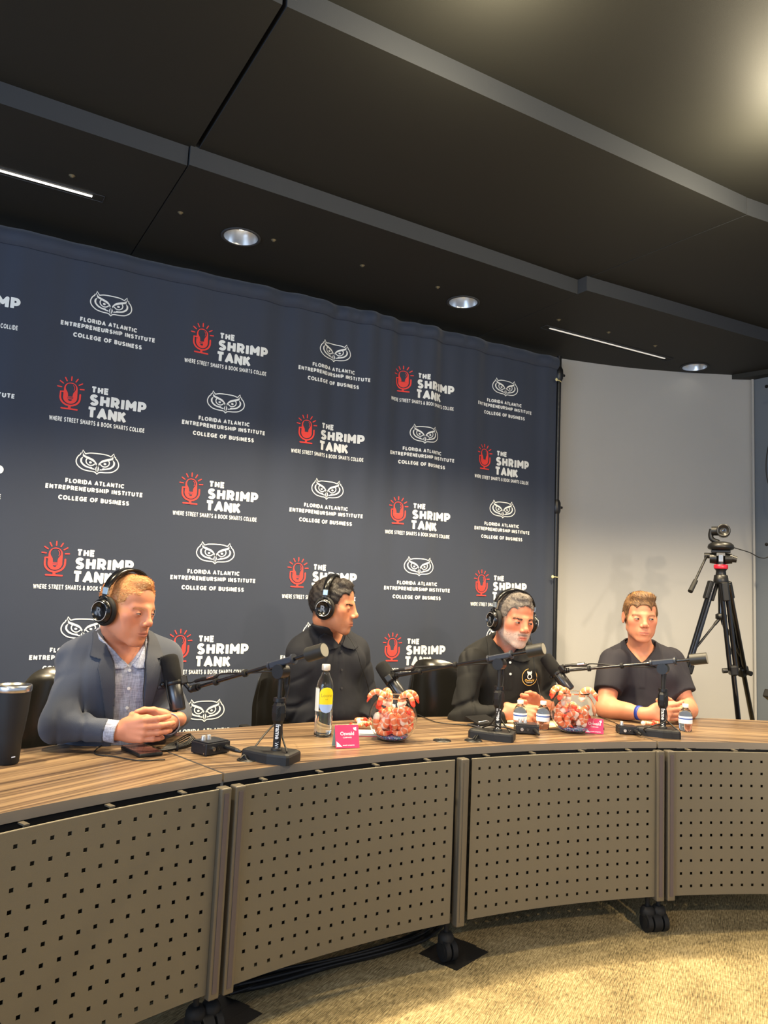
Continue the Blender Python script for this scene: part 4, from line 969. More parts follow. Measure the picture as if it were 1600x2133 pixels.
# ---------------------------------------------------------------- head in its own frame: x = wearer's left, y = forward, z = up
def head_fn(sp):
    jw = sp.get('jaw', 1.0); ns = sp.get('nose', 1.0); fl = sp.get('cheek', 0.0)
    def f(Q):
        X = np.abs(Q[:, 0]); S = np.stack([X, Q[:, 1], Q[:, 2]], 1)
        d = d_ell(Q, (0, -.014, .030), (.0735, .094, .0875))
        d = smin(d, d_ell(Q, (0, .022, -.030), (.0585*jw, .064, .078)), .030)
        d = smin(d, d_ell(Q, (0, .038, .050), (.058, .044, .045)), .020)
        d = smin(d, d_cap(S, (.050*jw, -.004, -.050), (.020*jw, .060, -.095), .0155, .0135), .024)
        d = smin(d, d_ell(Q, (0, .068, -.097), (.020*jw, .017, .0165)), .018)
        d = smin(d, d_sph(S, (.043, .048, -.014), .0215+fl), .022)
        d = smin(d, d_ell(S, (.036*jw, .036, -.052), (.022+fl, .026, .030)), .022)
        d = smin(d, d_cap(S, (.012, .0775, .0180), (.040, .0665, .0195), .0100, .0085), .014)
        d = smax(d, -d_ell(S, (.0325, .0985, -.0005), (.0175, .019, .0120)), .012)
        d = smin(d, d_sph(S, (.0315, .0700, -.0010), .0143), .004)
        d = smin(d, d_ell(Q, (0, .071, -.063), (.030, .0225, .026)), .016)
        d = smin(d, d_cap(Q, (0, .0850, .0150), (0, .1020*ns, -.0245), .0085, .0098), .018)
        d = smin(d, d_cap(Q, (0, .0730, .012), (0, .0830, -.026), .0090, .0150), .010)
        d = smin(d, d_sph(Q, (0, .1030*ns, -.0285), .0108), .008)
        d = smin(d, d_ell(S, (.0135, .0945, -.034), (.0075, .0105, .0075)), .005)
        d = smax(d, -d_cap(Q, (0, .0975, -.046), (0, .0985, -.055), .0022), .006)
        d = smin(d, d_cap(S, (.0, .0925, -.0608), (.0205, .0845, -.0655), .0046, .0022), .004)
        d = smin(d, d_cap(S, (.0, .0915, -.0725), (.0185, .0845, -.0685), .0056, .0026), .004)
        d = smax(d, -d_cap(S, (0, .0985, -.0663), (.0235, .0865, -.0672), .0017, .0012), .003)
        d = smax(d, -d_cap(Q, (-.013, .0945, -.0835), (.013, .0945, -.0835), .0045), .010)
        e = d_ell(S, (.0775, -.012, -.002), (.0050, .0165, .0285), Matrix(((.97, -.22, 0), (.22, .97, 0), (0, 0, 1))))
        e = smax(e, -d_ell(S, (.0830, -.006, .002), (.0048, .0085, .016)), .004)
        if not sp.get('noear'): d = smin(d, e, .006)
        return d
    return f
def skin_colour(Q, sp):
    """skin tones by place, with shade painted in sockets, folds, nostrils and lip line"""
    base = lin(sp['skin']); c = np.repeat(base[None], len(Q), 0); X = np.abs(Q[:, 0]); y = Q[:, 1]; z = Q[:, 2]
    def mix(m, col): 
        nonlocal c
        m = np.clip(m, 0, 1)[:, None]; c = c*(1-m)+lin(col)*m
    g = lambda cx, cy, cz, r: np.exp(-((X-cx)**2+(y-cy)**2+(z-cz)**2)/(r*r))
    mix(.34*g(.04, .06, -.02, .026), sp['flush']); mix(.34*g(0, .108, -.030, .014), sp['flush']); mix(.30*g(.08, -.01, 0, .03), sp['flush'])
    lip = np.exp(-((z+.0665)/.0075)**4)*np.exp(-((X)/.0215)**6)*(y > .080); mix(.75*lip, sp['lip'])
    mix(.85*np.exp(-((z+.0665)/.0014)**2)*np.exp(-(X/.022)**6)*(y > .08), (110, 56, 46))
    mix(.45*g(.0300, .085, -.010, .010), sp['shade'])  # shade below the eye, painted into the skin colour
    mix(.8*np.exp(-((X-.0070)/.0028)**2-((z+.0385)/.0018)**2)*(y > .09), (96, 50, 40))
    mix(.5*np.exp(-((X-.0205-.12*(-.035-z))/.0022)**2)*np.exp(-((z+.048)/.012)**2)*(y > .065), sp['shade'])  # shade of the cheek fold, painted in
    mix(.55*g(.0300, .085, .0065, .008), sp['shade'])  # eye socket shade, painted in above the eye
    if 'stubble' in sp:
        jawm = np.clip((-.034-z)/.02, 0, 1)*np.clip((y+.03)/.03, 0, 1)*(1-np.exp(-((X)/.024)**4-((z+.064)/.012)**4))
        mush = np.exp(-((z+.052)/.0055)**2)*np.exp(-(X/.028)**4)*(y > .07)
        side = np.exp(-((y-.018)/.02)**2)*np.clip((.01-z)/.02, 0, 1)
        mix(sp['stub_k']*np.clip(jawm+mush+.7*side, 0, 1), sp['stubble'])
        if sp.get('beard'): mix(.8*mush, sp['mush'])
    if 'scalp' in sp:
        mix(sp.get('scalp_k', .8)*scalp_mask(Q, sp), sp['scalp'])
    return c
def scalp_mask(Q, sp):
    h = hair_region(Q, sp); return 1/(1+np.exp(h/.0035))
def hair_region(Q, sp):
    return np.maximum(_hr(Q, sp), -d_ell(np.stack([np.abs(Q[:, 0]), Q[:, 1], Q[:, 2]], 1), (.080, -.008, -.006), (.022, .022, .034)))
def _hr(Q, sp):
    """negative where hair grows"""
    X = np.abs(Q[:, 0]); y = Q[:, 1]; z = Q[:, 2]; S = np.stack([X, y, z], 1)
    hl = sp.get('hairline', .078)
    face = d_ell(S, (0, .105, hl-.108), (.064, .078, .106)); face = np.minimum(face, d_ell(S, (.052, .075, .018), (.022, .040, .045)) if sp.get('temple', 1) else face)
    face = np.minimum(face, d_ell(S, (.04, .09, -.05), (.06, .080, .07)))
    low = np.maximum(-.022-z-.62*np.clip(-y-.02, 0, .06)-(.020*np.exp(-((y-.012)/.012)**2)), -1)
    return np.maximum(-face, low)
def strands(name, pts, nrm, dirs, ln, wd, cols, parent, curl=0.0, seed=1, seg=3, mt=None, lift=.5):
    """short tapered locks; one triangle strip each"""
    r = np.random.default_rng(seed); N = len(pts); V = []; side = np.cross(dirs, nrm); side /= np.linalg.norm(side, axis=1)[:, None]+1e-9
    a = pts-nrm*.001; ph = r.random(N)*6.28; Vs = np.zeros((N, (seg+1)*2, 3), F4); Cs = np.zeros((N, (seg+1)*2, 3), F4)
    L = ln*(.6+.8*r.random(N)); lf = lift*(.5+r.random(N))
    for k in range(seg+1):
        t = k/seg; h = np.sin(t*1.7)*lf
        c = a+dirs*(L*t)[:, None]*(1-.25*t)+nrm*(L*h*.8)[:, None]+side*(np.sin(ph+t*4)*curl*L*t)[:, None]+nrm*(np.cos(ph+t*4)*curl*L*t*.5)[:, None]
        w_ = wd*(1-.85*t); Vs[:, 2*k] = c-side*w_; Vs[:, 2*k+1] = c+side*w_; Cs[:, 2*k] = cols; Cs[:, 2*k+1] = cols
    b = (np.arange(N)*(seg+1)*2)[:, None, None]; q = np.array([[2*k, 2*k+1, 2*k+3, 2*k+2] for k in range(seg)])[None]
    return np_mesh(name, Vs.reshape(-1, 3), (b+q).reshape(-1, 4), mt, parent, (0, 0, 0), Cs.reshape(-1, 3))
def sample(V, Fc, n, seed, mask=None):
    r = np.random.default_rng(seed); A = V[Fc[:, 0]]; B_ = V[Fc[:, 1]]; D = V[Fc[:, 3]]; nn = np.cross(B_-A, D-A); ar = np.linalg.norm(nn, axis=1)
    if mask is not None: ar = ar*mask
    i = r.choice(len(Fc), n, p=ar/ar.sum()); u = r.random((n, 2)).astype(F4); P = A[i]+(B_-A)[i]*u[:, :1]+(D-A)[i]*u[:, 1:]; N = nn[i]/(np.linalg.norm(nn[i], axis=1)[:, None]+1e-12); return P, N

# ---------------------------------------------------------------- a hand: o = wrist, yv = towards the fingers, xv = thumb side, zv = back of the hand
def hand_fn(curl=(.5, .7, .45), spread=.05, thumb=(.55, .35), s=1.0, fing=None):
    bx = (.030, .0105, -.0095, -.0275); by = (.086, .091, .087, .079); ln = ((.042, .025, .020), (.046, .028, .021), (.043, .026, .020), (.034, .020, .017)); rd = (.0104, .0106, .0101, .0092)
    segs = []
    for k in range(4):
        cu = curl if fing is None else fing[k]; a = 0; p = np.array((bx[k], by[k], .0)); sp = spread*(1.5-k)
        for j in range(3):
            a += cu[j]; d = np.array((math.sin(sp), math.cos(sp)*math.cos(a), -math.sin(a))); q = p+d*ln[k][j]; segs.append((k, p.copy(), q.copy(), rd[k]*(1-.08*j), rd[k]*(1-.08*(j+1)))); p = q
    t0 = np.array((.022, .022, -.006)); a = thumb[0]; t1 = t0+np.array((math.sin(a)*.040, math.cos(a)*.036, -.008)); t2 = t1+np.array((math.sin(a-thumb[1])*.032, math.cos(a-thumb[1])*.030, -.006)); t3 = t2+np.array((math.sin(a-2*thumb[1])*.024, math.cos(a-2*thumb[1])*.024, -.005))
    def f(Q):
        d = d_ell(Q, (0, .045, -.004), (.039, .052, .0155))
        for k in range(4): d = smin(d, d_cap(Q, (bx[k]*.55, .012, -.001), (bx[k], by[k], .001), .0130, .0112), .010)
        d = smin(d, d_cap(Q, (0, -.03, 0), (0, .01, -.001), .0235, .0225), .014)
        d = smin(d, d_ell(Q, (.020, .030, -.011), (.018, .026, .013)), .010)
        th = d_cap(Q, t0, t1, .0130, .0112); th = smin(th, d_cap(Q, t1, t2, .0108, .0098), .004); th = smin(th, d_cap(Q, t2, t3, .0100, .0080), .004); d = smin(d, th, .010)
        for k in range(4):
            g = None
            for (kk, p, q, ra, rb) in segs:
                if kk != k: continue
                e = d_cap(Q, p, q, ra, rb); g = e if g is None else smin(g, e, .0035)
            d = np.minimum(smin(d, g, .0025), smin(d, g, .0025)+0)
        return d
    return f, segs, t3
def frame(yv, xv, back=None):
    y = Vector(yv).normalized(); x = Vector(xv); x = (x-y*x.dot(y)).normalized(); z = x.cross(y)
    if back is not None and z.dot(Vector(back)) < 0: z = -z
    return Matrix((x, y, z)).transposed()
# ================================================================== people
M_skin = mat('skin', (230, 175, 145), .46, attr='col', spec=.35, bump=.10, scale=420, sss=.12)
M_hairs = mat('hair_strands', (90, 60, 40), .5, attr='col', spec=.35)
M_eye = mat('eye_surface', (230, 225, 220), .12, attr='col', spec=.6)
def sdpoly(X, Z, poly):
    d = np.full(len(X), 1e9, F4); s = np.ones(len(X), F4); n = len(poly)
    for i in range(n):
        ax_, az_ = poly[i]; bx_, bz_ = poly[i-1]; ex, ez = bx_-ax_, bz_-az_; wx, wz = X-ax_, Z-az_
        h = np.clip((wx*ex+wz*ez)/(ex*ex+ez*ez+1e-12), 0, 1); d = np.minimum(d, (wx-ex*h)**2+(wz-ez*h)**2)
        c1 = Z >= az_; c2 = Z < bz_; c3 = ex*wz > ez*wx; fl = (c1 & c2 & c3) | (~c1 & ~c2 & ~c3); s[fl] *= -1
    return s*np.sqrt(d)
def torso_fn(w=1.0, bl=1.0):
    def f(Q):
        d = d_ell(Q, (0, .0, -.03), (.158*w, .108*bl, .175))
        d = smin(d, d_ell(Q, (0, -.012, .070), (.150*w, .086, .080)), .05)
        d = smin(d, d_ell(Q, (0, .012, -.20), (.150*w, .122*bl, .17)), .06)
        d = smin(d, d_ell(Q, (0, .0, -.36), (.170*w, .128, .12)), .05)
        S = np.stack([np.abs(Q[:, 0]), Q[:, 1], Q[:, 2]], 1)
        d = smin(d, d_cap(S, (.015, -.018, .145), (.140*w, -.014, .088), .046, .040), .04)
        d = smin(d, d_ell(S, (.075, .075, .025), (.068, .032, .056)), .04)
        return d
    return f
def person(sp):
    N = sp['name']; s = sp.get('size', 1.0)
    O = sp['chest']; fw = sp['fwd']; fw = Vector((fw.x, fw.y, 0)).normalized(); up = sp['up'].normalized(); lf = up.cross(-fw).normalized() if False else fw.cross(up).normalized()*-1
    fwd2 = lf.cross(up)*1.0
    if fwd2.dot(fw) < 0: fwd2 = -fwd2
    TF = Matrix((lf, fwd2, up)).transposed(); O_ = _n(O); TFn = _n(TF); tf = torso_fn(sp.get('w', 1), sp.get('bl', 1))
    T = lambda P, inf=0: tf((P-O_)@TFn/s)*s-inf
    loc = lambda P: (P-O_)@TFn/s
    hf = sp['hfwd'].normalized(); hu = sp.get('hup', Vector((0, 0, 1))); hl = hu.cross(hf); hl = -(hf.cross(hu)).normalized() if False else (hu.cross(hf)).normalized()
    # x = wearer's left: up x forward gives left
    hu2 = hf.cross(hl).normalized(); HF = Matrix((hl, hf, hu2)).transposed(); HFn = _n(HF)
    HS = sp.get('hs', 1.0); HC = sp['head']; HCn = _n(HC)
    hfn = head_fn(sp)
    toHead = lambda P: (P-HCn)@HFn/HS
    hpt = lambda x, y, z: HC+HF@(Vector((x, y, z))*HS)
    SR, SL, ER, EL, WR, WL = (sp[k] for k in ('SR', 'SL', 'ER', 'EL', 'WR', 'WL'))
    nb = O+TF@(Vector((0, -.014, .135))*s); nk = hpt(0, -.028, -.055); nk2 = hpt(0, -.015, -.02)
    neck = lambda P, r=0: smin(d_cap(P, nb, nk, .062+r, .053+r), d_cap(P, nk, nk2, .053+r, .050+r), .02)
    hands = []
    for k in ('handR', 'handL'):
        if k in sp:
            h = sp[k]; fn, segs, tt = hand_fn(**h.get('pose', {})); hands.append((h['o'], frame(h['y'], h['x'], h.get('back')), fn, h.get('s', 1.04)))
    def arm(P, r0, r1, r2, r3, cut=None):
        a = smin(d_cap(P, SR, ER, r0, r1), d_cap(P, ER, WR, r2, r3), .03); b = smin(d_cap(P, SL, EL, r0, r1), d_cap(P, EL, WL, r2, r3), .03)
        return a, b
    armk = sp.get('armk', 1.0)
    ak = armk if sp['clothes'].get('sleeve', 2) < 1 else armk*.70
    def skin(P):
        d = T(P, -.006); d = smin(d, neck(P), .03)
        a, b = arm(P, .050*ak, .042*ak, .042*ak, .0265*armk); d = smin(d, a, .03); d = smin(d, b, .03)
        # forearm belly
        for E, W in ((ER, WR), (EL, WL)): q = E+(W-E)*.22; q2 = E+(W-E)*.55; d = smin(d, d_cap(P, q, q2, .044*ak, .036*ak), .02)
        for o, R, fn, hs in hands: d = smin(d, local(P, o, R, fn, .20, hs), .012)
        h = local(P, HC, HF, hfn, .165, HS); d = smin(d, h, .022)
        return d
    c3 = [WR, WL]+[h[0]+h[1]@Vector((0, .09, 0)) for h in hands]
    pts = [SR, SL, ER, EL, WR, WL, O, HC]+c3
    lo = [min(p[i] for p in pts)-.26 for i in range(3)]; hi = [max(p[i] for p in pts)+.26 for i in range(3)]; lo[2] = O.z-.50*s; hi[2] = HC.z+.16
    hx = [(HC[i]-.115, HC[i]+.125, .0026 if i < 2 else .0024) for i in range(3)]
    hh = []
    if hands:
        hh = [tuple([min(p[i] for p in c3)-.055, max(p[i] for p in c3)+.055, .0032]) for i in range(3)]
    fines = [[hx[i]]+([hh[i]] if hands else []) for i in range(3)]; fines[2][0] = (HC.z-.13, HC.z+.15, .0024)
    A = [axis_pts(lo[i], hi[i], .011, fines[i]) for i in range(3)]
    V, Fc = surface(skin, *A)
    Q = toHead(V); col = np.repeat(lin(sp.get('handskin', sp['skin']))[None], len(V), 0)
    near = np.linalg.norm(Q, axis=1) < .20; cc = skin_colour(Q[near], sp); wgt = np.clip((Q[near][:, 2]+.15)/.04, 0, 1)[:, None]; col[near] = cc*wgt+col[near]*(1-wgt)
    col = col*(1+.05*wob(V, 60, 3)[:, None])
    base = Vector((O.x, O.y, 0)); body = np_mesh('person', V, Fc, M_skin, None, base, col); tag(body, sp['label'], 'person')
    def part(name, V, Fc, m, col=None, parent=body): o = np_mesh(name, V, Fc, m, parent, base if parent is body else base, col); return o
    def garment(name, f, m, step=.006, parent=body, zlo=None, box=None, col=None, fin=None):
        l = list(lo); h = list(hi); 
        if box: l, h = box
        ax_ = [axis_pts(l[i], h[i], step, fin[i] if fin else []) for i in range(3)]
        v, fc = surface(f, *ax_); return part(name, v, fc, m, col, parent), v, fc
    # ---- clothes
    cl = sp['clothes']; seed = sp.get('seed', 1)
    def crease(a): return np.exp(-(np.sin(a)/.30)**2)
    def sleeve_folds(P, S_, E, W, amp):
        o = 0
        for a, b in ((S_, E), (E, W)):
            a_, b_ = _n(a), _n(b); L = float(np.linalg.norm(b_-a_)); u = (b_-a_)/L; s_ = (P-a_)@u; near = np.exp(-((s_-(L if a is S_ else 0))/.09)**2)+.45
            o = o+crease(s_*30+1.9*wob(P, 11, seed)+(P-a_)@_n(TF.col[0])*14)*near*amp*np.clip(.75+.7*wob(P, 19, seed+2), 0, 1.4)*(np.clip(s_/.03, 0, 1)*np.clip((L-s_)/.03+.6, 0, 1))
        return o
    def sleeves(P, inf, frac=1.0, cuffr=None):
        out = None
        for S_, E, W, sd in ((SR, ER, WR, 0), (SL, EL, WL, 1)):
            if frac <= 1:    # short sleeve: ends on the upper arm
                e = S_+(E-S_)*frac; d = d_cap(P, S_, e+(E-S_)*.2, .045*armk+inf, .047*armk+inf+.006); u = (E-S_).normalized(); d = smax(d, (P-_n(e))@_n(u), .004)
            else:
                d = smin(d_cap(P, S_, E, .047*armk+inf, .040*armk+inf), d_cap(P, E, W, .040*armk+inf, .028*armk+inf*.8), .035)
                u = (W-E).normalized(); cutp = E+(W-E)*(frac-1); d = smax(d, (P-_n(cutp))@_n(u), .003)
                d = d+sleeve_folds(P, S_, E, W, .0100)
            out = d if out is None else np.minimum(out, d)
        return out
    def cloth_wob(P, a): return a*wob(P, 22, seed+4)+a*1.7*crease(3.3*wob(P, 8, seed+9)+loc(P)[:, 2]*8)*np.clip(.5+wob(P, 13, seed+12), 0, 1.2)+a*.7*np.sin(loc(P)[:, 2]*55+3*wob(P, 9, seed+7))*np.exp(-((loc(P)[:, 2]+.17)/.12)**2)
    def vneck(P, zt, k, x0=0.0):
        q = loc(P); return np.maximum(np.maximum(np.abs(q[:, 0]-x0)-(q[:, 2]-zt)*k, zt-q[:, 2]), -.0-q[:, 1])*.85
    bottom = -.40
    if cl['kind'] == 'blazer':
        def shirt(P):
            d = smin(T(P, .007), neck(P, .006), .02); q = loc(P); d = smax(d, q[:, 2]-.20, .01); d = smax(d, -vneck(P, .085, .95), .003); d = smax(d, bottom-q[:, 2], .01)
            # rumples and the buttoned edge
            d = d-.0022*(np.abs(q[:, 0]+.004) < .014)*(q[:, 1] > 0)
            sl = np.minimum(d_cap(P, ER+(WR-ER)*.6, ER+(WR-ER)*1.02, .040, .0365), d_cap(P, EL+(WL-EL)*.6, EL+(WL-EL)*1.02, .040, .0365)); 
            for E, W in ((ER, WR), (EL, WL)):
                pass
            d = np.minimum(d, np.maximum(sl, np.minimum((P-_n(WR+(WR-ER).normalized()*.012))@_n((WR-ER).normalized()), 9)) if False else d)
            return d+cloth_wob(P, .0016)
        so, _, _ = garment('shirt', shirt, cl['shirt'], .0048)
        for E, W in ((ER, WR), (EL, WL)):
            u = (W-E).normalized(); c0 = W-u*.045; c1 = W+u*.012
            mb = MB(); mb.lathe([(.0330, 0), (.0350, .004), (.0365, .05), (.0355, .056), (.0325, .052), (.031, 0)], c0-Vector(base), 28, ax=u, cap=False); mb.build('cuff', cl['shirt'], so)
        def jacket(P):
            q = loc(P); d = smin(T(P, .024), sleeves(P, .014, 1.88), .05)
            S = np.stack([np.abs(q[:, 0]), q[:, 1], q[:, 2]], 1)
            d = smin(d, d_cap(S, (.05, -.02, .148), (.150, -.014, .095), .052, .050)*s, .03)
            d = smax(d, (q[:, 2]-.265), .01)
            op = np.maximum(np.abs(q[:, 0]-.004+.05*np.clip(q[:, 2], -.3, .2))-(.050+.03*np.clip(-q[:, 2], 0, .3)+.32*np.clip(q[:, 2]-.10, 0, .3)), .0-q[:, 1]); d = smax(d, -op, .006)
            nko = neck(P, .022); d = smax(d, -nko, .008)
            return d+cloth_wob(P, .0036)+.004*np.sin(q[:, 2]*40+q[:, 0]*30+2*wob(P, 10, 2))*np.clip(-q[:, 2]/.2, 0, 1)
        jo, _, _ = garment('jacket', jacket, cl['jacket'], .0058)
        def lap(sgn, poly):
            def f(P):
                q = loc(P); X = q[:, 0]; dd = np.abs(T(P, .024)-.0030)-.0048; r = sdpoly(X, q[:, 2], poly); return np.maximum(np.maximum(dd+.0036*wob(P, 22, seed+4), r), -q[:, 1])
            return f
        Lp = [(-.088, .235), (-.112, .178), (-.128, .118), (-.098, .112), (-.110, .085), (-.085, -.02), (-.058, -.13), (-.046, -.12), (-.048, .0), (-.058, .10), (-.080, .17)]
        Rp = [(.080, .235), (.106, .178), (.122, .118), (.092, .112), (.104, .085), (.088, -.02), (.072, -.14), (.060, -.13), (.050, .0), (.046, .10), (.070, .17)]
        bx = ([O.x-.2, O.y-.25, O.z-.2], [O.x+.2, O.y+.2, O.z+.27])
        for sg, pl in ((-1, Lp), (1, Rp)): garment('lapel', lap(sg, pl), cl['lapel'], .0033, jo, box=bx)
        # breast pocket welt, on the wearer's left
        garment('pocket', lap(1, [(.095, .012), (.150, .020), (.150, .032), (.095, .024)]), cl['lapel'], .0042, jo, box=bx)
    else:
        fr = cl['sleeve']
        def shirt(P):
            q = loc(P); d = smin(T(P, .010), sleeves(P, cl.get('inf', .012), fr), .05 if fr > 1 else .085); S = np.stack([np.abs(q[:, 0]), q[:, 1], q[:, 2]], 1)
            d = smin(d, d_cap(S, (.04, -.018, .148), (.145, -.014, .090), .050, .046)*s, .03)
            d = smin(d, neck(P, .006), .02); d = smax(d, q[:, 2]-(.205-.10*np.clip(q[:, 1], -.1, .2)), .008)
            d = smax(d, -vneck(P, cl.get('vz', .10), .9, 0), .003); d = d-.0022*(np.abs(q[:, 0]) < .015)*(q[:, 1] > 0)*(q[:, 2] > cl.get('placket', -.05))
            d = smax(d, bottom-q[:, 2], .01)
            return d+cloth_wob(P, .0042)+.0022*np.sin(q[:, 0]*60+4*wob(P, 8, seed))*np.exp(-((q[:, 2]-.02)/.1)**2)
        so, _, _ = garment('shirt', shirt, cl['shirt'], .0056)
        jo = so
    # collar: two leaves and the band behind the neck
    cm = cl.get('collar', cl['shirt']); par = so
    def collar(P):
        q = loc(P); U = smin(T(P, .010), neck(P, .004), .028); dd = np.abs(U-.0075)-.0034
        ph = np.degrees(np.abs(np.arctan2(q[:, 0], q[:, 1]+.020))); zt = cl.get('vz', .085)
        zu = np.interp(ph, [0, 25, 55, 90, 180], [zt+.003, zt+.05, .183, .200, .212]); zl = np.interp(ph, [0, 8, cl.get('tipa', 22), 45, 75, 180], [zt+.012, zt-.004, cl.get('tipz', .083), .108, .140, .165])
        r = np.maximum(np.maximum(zl-q[:, 2], q[:, 2]-zu), (cl.get('gap', 3)-ph)*.002)*.8; r = np.maximum(r, np.abs(q[:, 0])-.098+.25*np.clip(.11-q[:, 2], 0, .1)); back = r
        return np.maximum(dd, np.minimum(r, back))
    bx = ([O.x-.2, O.y-.25, O.z+.04], [O.x+.2, O.y+.2, O.z+.30])
    garment('collar', collar, cm, .0031, par, box=bx)
    # buttons
    for bz in cl.get('buttons', ()):
        q = np.array([[0.0, 0.16, bz]], F4)
        ys = np.linspace(.05, .2, 160).astype(F4); PP = O_+np.stack([np.zeros(160), ys, np.full(160, bz)], 1).astype(F4)*s@TFn.T
        v = T(PP, .0125); i = int(np.argmax(v > 0)); c = Vector(PP[i])-Vector(base); mb = MB(); n_ = TF@Vector((0, 1, 0)); mb.cyl(c-n_*.001, c+n_*.0018, .0056, n=14); mb.build('button', cl.get('button', mat_capw), par)
    # trousers and shoes, under the desk
    hip = O+TF@(Vector((0, 0, -.36))*s); side = Vector((lf.x, lf.y, 0)).normalized(); hip.z = max(hip.z, .56)
    legs = []
    for sg in (-1, 1):
        h = hip+side*.09*sg; h.z = .545; k = h+fw*.40+side*.04*sg; k.z = .52; a = k-fw*.20; a.z = .09; legs.append((h, k, a))
    def trs(P):
        d = d_ell(P, hip-Vector((0, 0, .02)), (.18, .15, .13))
        for h, k, a in legs: d = smin(d, smin(d_cap(P, h, k, .085, .064), d_cap(P, k, a, .062, .052), .03), .03)
        return smax(d, .085-P[:, 2], .005)+.002*wob(P, 30, 3)
    ks = [p for l in legs for p in l]+[hip]
    bx = ([min(p[i] for p in ks)-.2 for i in range(3)], [max(p[i] for p in ks)+.2 for i in range(3)])
    garment('trousers', trs, cl['trousers'], .014, box=bx)
    for h, k, a in legs:
        f0 = a-fw*.03; f0.z = .04; f1 = a+fw*.15; f1.z = .032
        def sh(P): d = smin(d_cap(P, f0, f1, .040, .038), d_cap(P, Vector((a.x, a.y, .05)), Vector((a.x, a.y, .11)), .042, .040), .03); return smax(d, .004-P[:, 2], .003)
        garment('shoe', sh, M_rubber, .010, box=([min(f0[i], f1[i])-.06 for i in range(2)]+[-.01], [max(f0[i], f1[i])+.06 for i in range(2)]+[.16]))
    # ---- hair
    hr = sp['hair']
    def hairf(P):
        q = toHead(P); d = d_ell(q, (0, -.014, .030), (.0735+hr['t'], .094+hr['t'], .0875+hr['top'])); d = smin(d, d_ell(q, (0, .038, .050), (.058+hr['t']*.8, .044+hr['t'], .045+hr['t'])), .02)
        if hr.get('quiff'): d = smin(d, d_ell(q, hr['quiff'][0], hr['quiff'][1]), .015)
        k = hr.get('amp', .002); d = d+k*wob(q, hr.get('f', 150), 3)+k*.8*wob(q*np.array([1, .35, 1], F4), hr.get('f', 150)*2.1, 5)
        return smax(smax(d, hair_region(q, sp)+.0030*wob(q, 140, 8), .004), (hr.get('ztop', -1)-q[:, 2])+.004*wob(q, 90, 6), .004)*HS
    bx = ([HC[i]-.135 for i in range(3)], [HC[i]+.145 for i in range(3)])
    ho, hv, hfc = garment('hair', hairf, sp['hairmat'], .0030, box=bx)
    cols = [lin(c) for c in hr['cols']]
    def lock(n, ln, wd, seed, comb, curl=0, lift=.5, mask=None, cs=None, nm='hair_lock', V_=None, F_=None, par=None):
        V_ = hv if V_ is None else V_; F_ = hfc if F_ is None else F_
        m = mask(toHead(V_[F_].mean(1))) if mask is not None else None
        p, nn = sample(V_, F_, n, seed, m); q = toHead(p); cd = comb(q)@HFn.T; cd = cd-nn*np.sum(cd*nn, 1)[:, None]; cd /= np.linalg.norm(cd, axis=1)[:, None]+1e-9
        r = np.random.default_rng(seed); cs_ = cs or cols; c_ = np.array(cs_)[r.integers(0, len(cs_), n)]*(.75+.5*r.random((n, 1)))
        o = strands(nm, p-_n(base), nn, cd.astype(F4), ln, wd, c_, par or ho, curl, seed, 3, M_hairs, lift); o['kind'] = 'stuff'; return o
    if hr.get('n', 0): lock(hr['n'], hr['len'], hr['w'], 5, hr['comb'], hr.get('curl', 0), hr.get('lift', .5), lambda q: (hair_region(q, sp) < .004).astype(F4))
    if sp.get('beard'):
        vm = toHead(V[Fc].mean(1)); X_ = np.abs(vm[:, 0]); m_ = (np.clip((-.038-vm[:, 2])/.02, 0, 1)*np.clip((vm[:, 1]+.02)/.03, 0, 1)*(vm[:, 2] > -.125)*(np.linalg.norm(vm, axis=1) < .15)*(1-np.exp(-(X_/.024)**4-((vm[:, 2]+.064)/.013)**4)))
        m_ = m_+np.exp(-((vm[:, 2]+.051)/.005)**2)*np.exp(-(X_/.026)**4)*(vm[:, 1] > .07)
        p, nn = sample(V, Fc, 2600, 11, m_); q = toHead(p); cd = np.stack([q[:, 0]*2, .3+0*q[:, 0], -1+0*q[:, 0]], 1).astype(F4)@HFn.T; cd = cd-nn*np.sum(cd*nn, 1)[:, None]; cd /= np.linalg.norm(cd, axis=1)[:, None]
        r = np.random.default_rng(3); cc_ = np.where((q[:, 2] > -.058)[:, None], lin((104, 84, 74)), lin((206, 198, 190)))*(.6+.6*r.random((len(p), 1))); o = strands('beard', p-_n(base), nn, cd.astype(F4), .0065, .0007, cc_, body, .2, 6, 2, M_hairs, .25); o['kind'] = 'stuff'
    # eyebrows
    def surf_y(xs, zs):
        ys = np.linspace(.11, .04, 120).astype(F4); out = []
        for x, z in zip(xs, zs):
            v = hfn(np.stack([np.full(120, x), ys, np.full(120, z)], 1).astype(F4)); out.append(ys[int(np.argmax(v < 0))])
        return np.array(out)
    for sg in (-1, 1):
        us = np.linspace(0, 1, 16); xs = .014+.034*us; zs = .0135+.0045*np.sin(us*2.3); ys = surf_y(sg*xs, zs); r = np.random.default_rng(4); n = sp.get('brown', 170)
        k = r.integers(0, 16, n); p = np.stack([sg*xs[k]+r.normal(0, .0010, n), ys[k]+.0006, zs[k]+r.normal(0, .0019, n)*(1-.5*us[k])], 1).astype(F4); W_ = HCn+(p*HS)@HFn.T
        dl = np.stack([np.full(n, sg*1.0), np.full(n, -.45), .35-.7*us[k]], 1).astype(F4)@HFn.T; nn = np.repeat((np.array([[0, 1, 0]], F4)@HFn.T), n, 0)
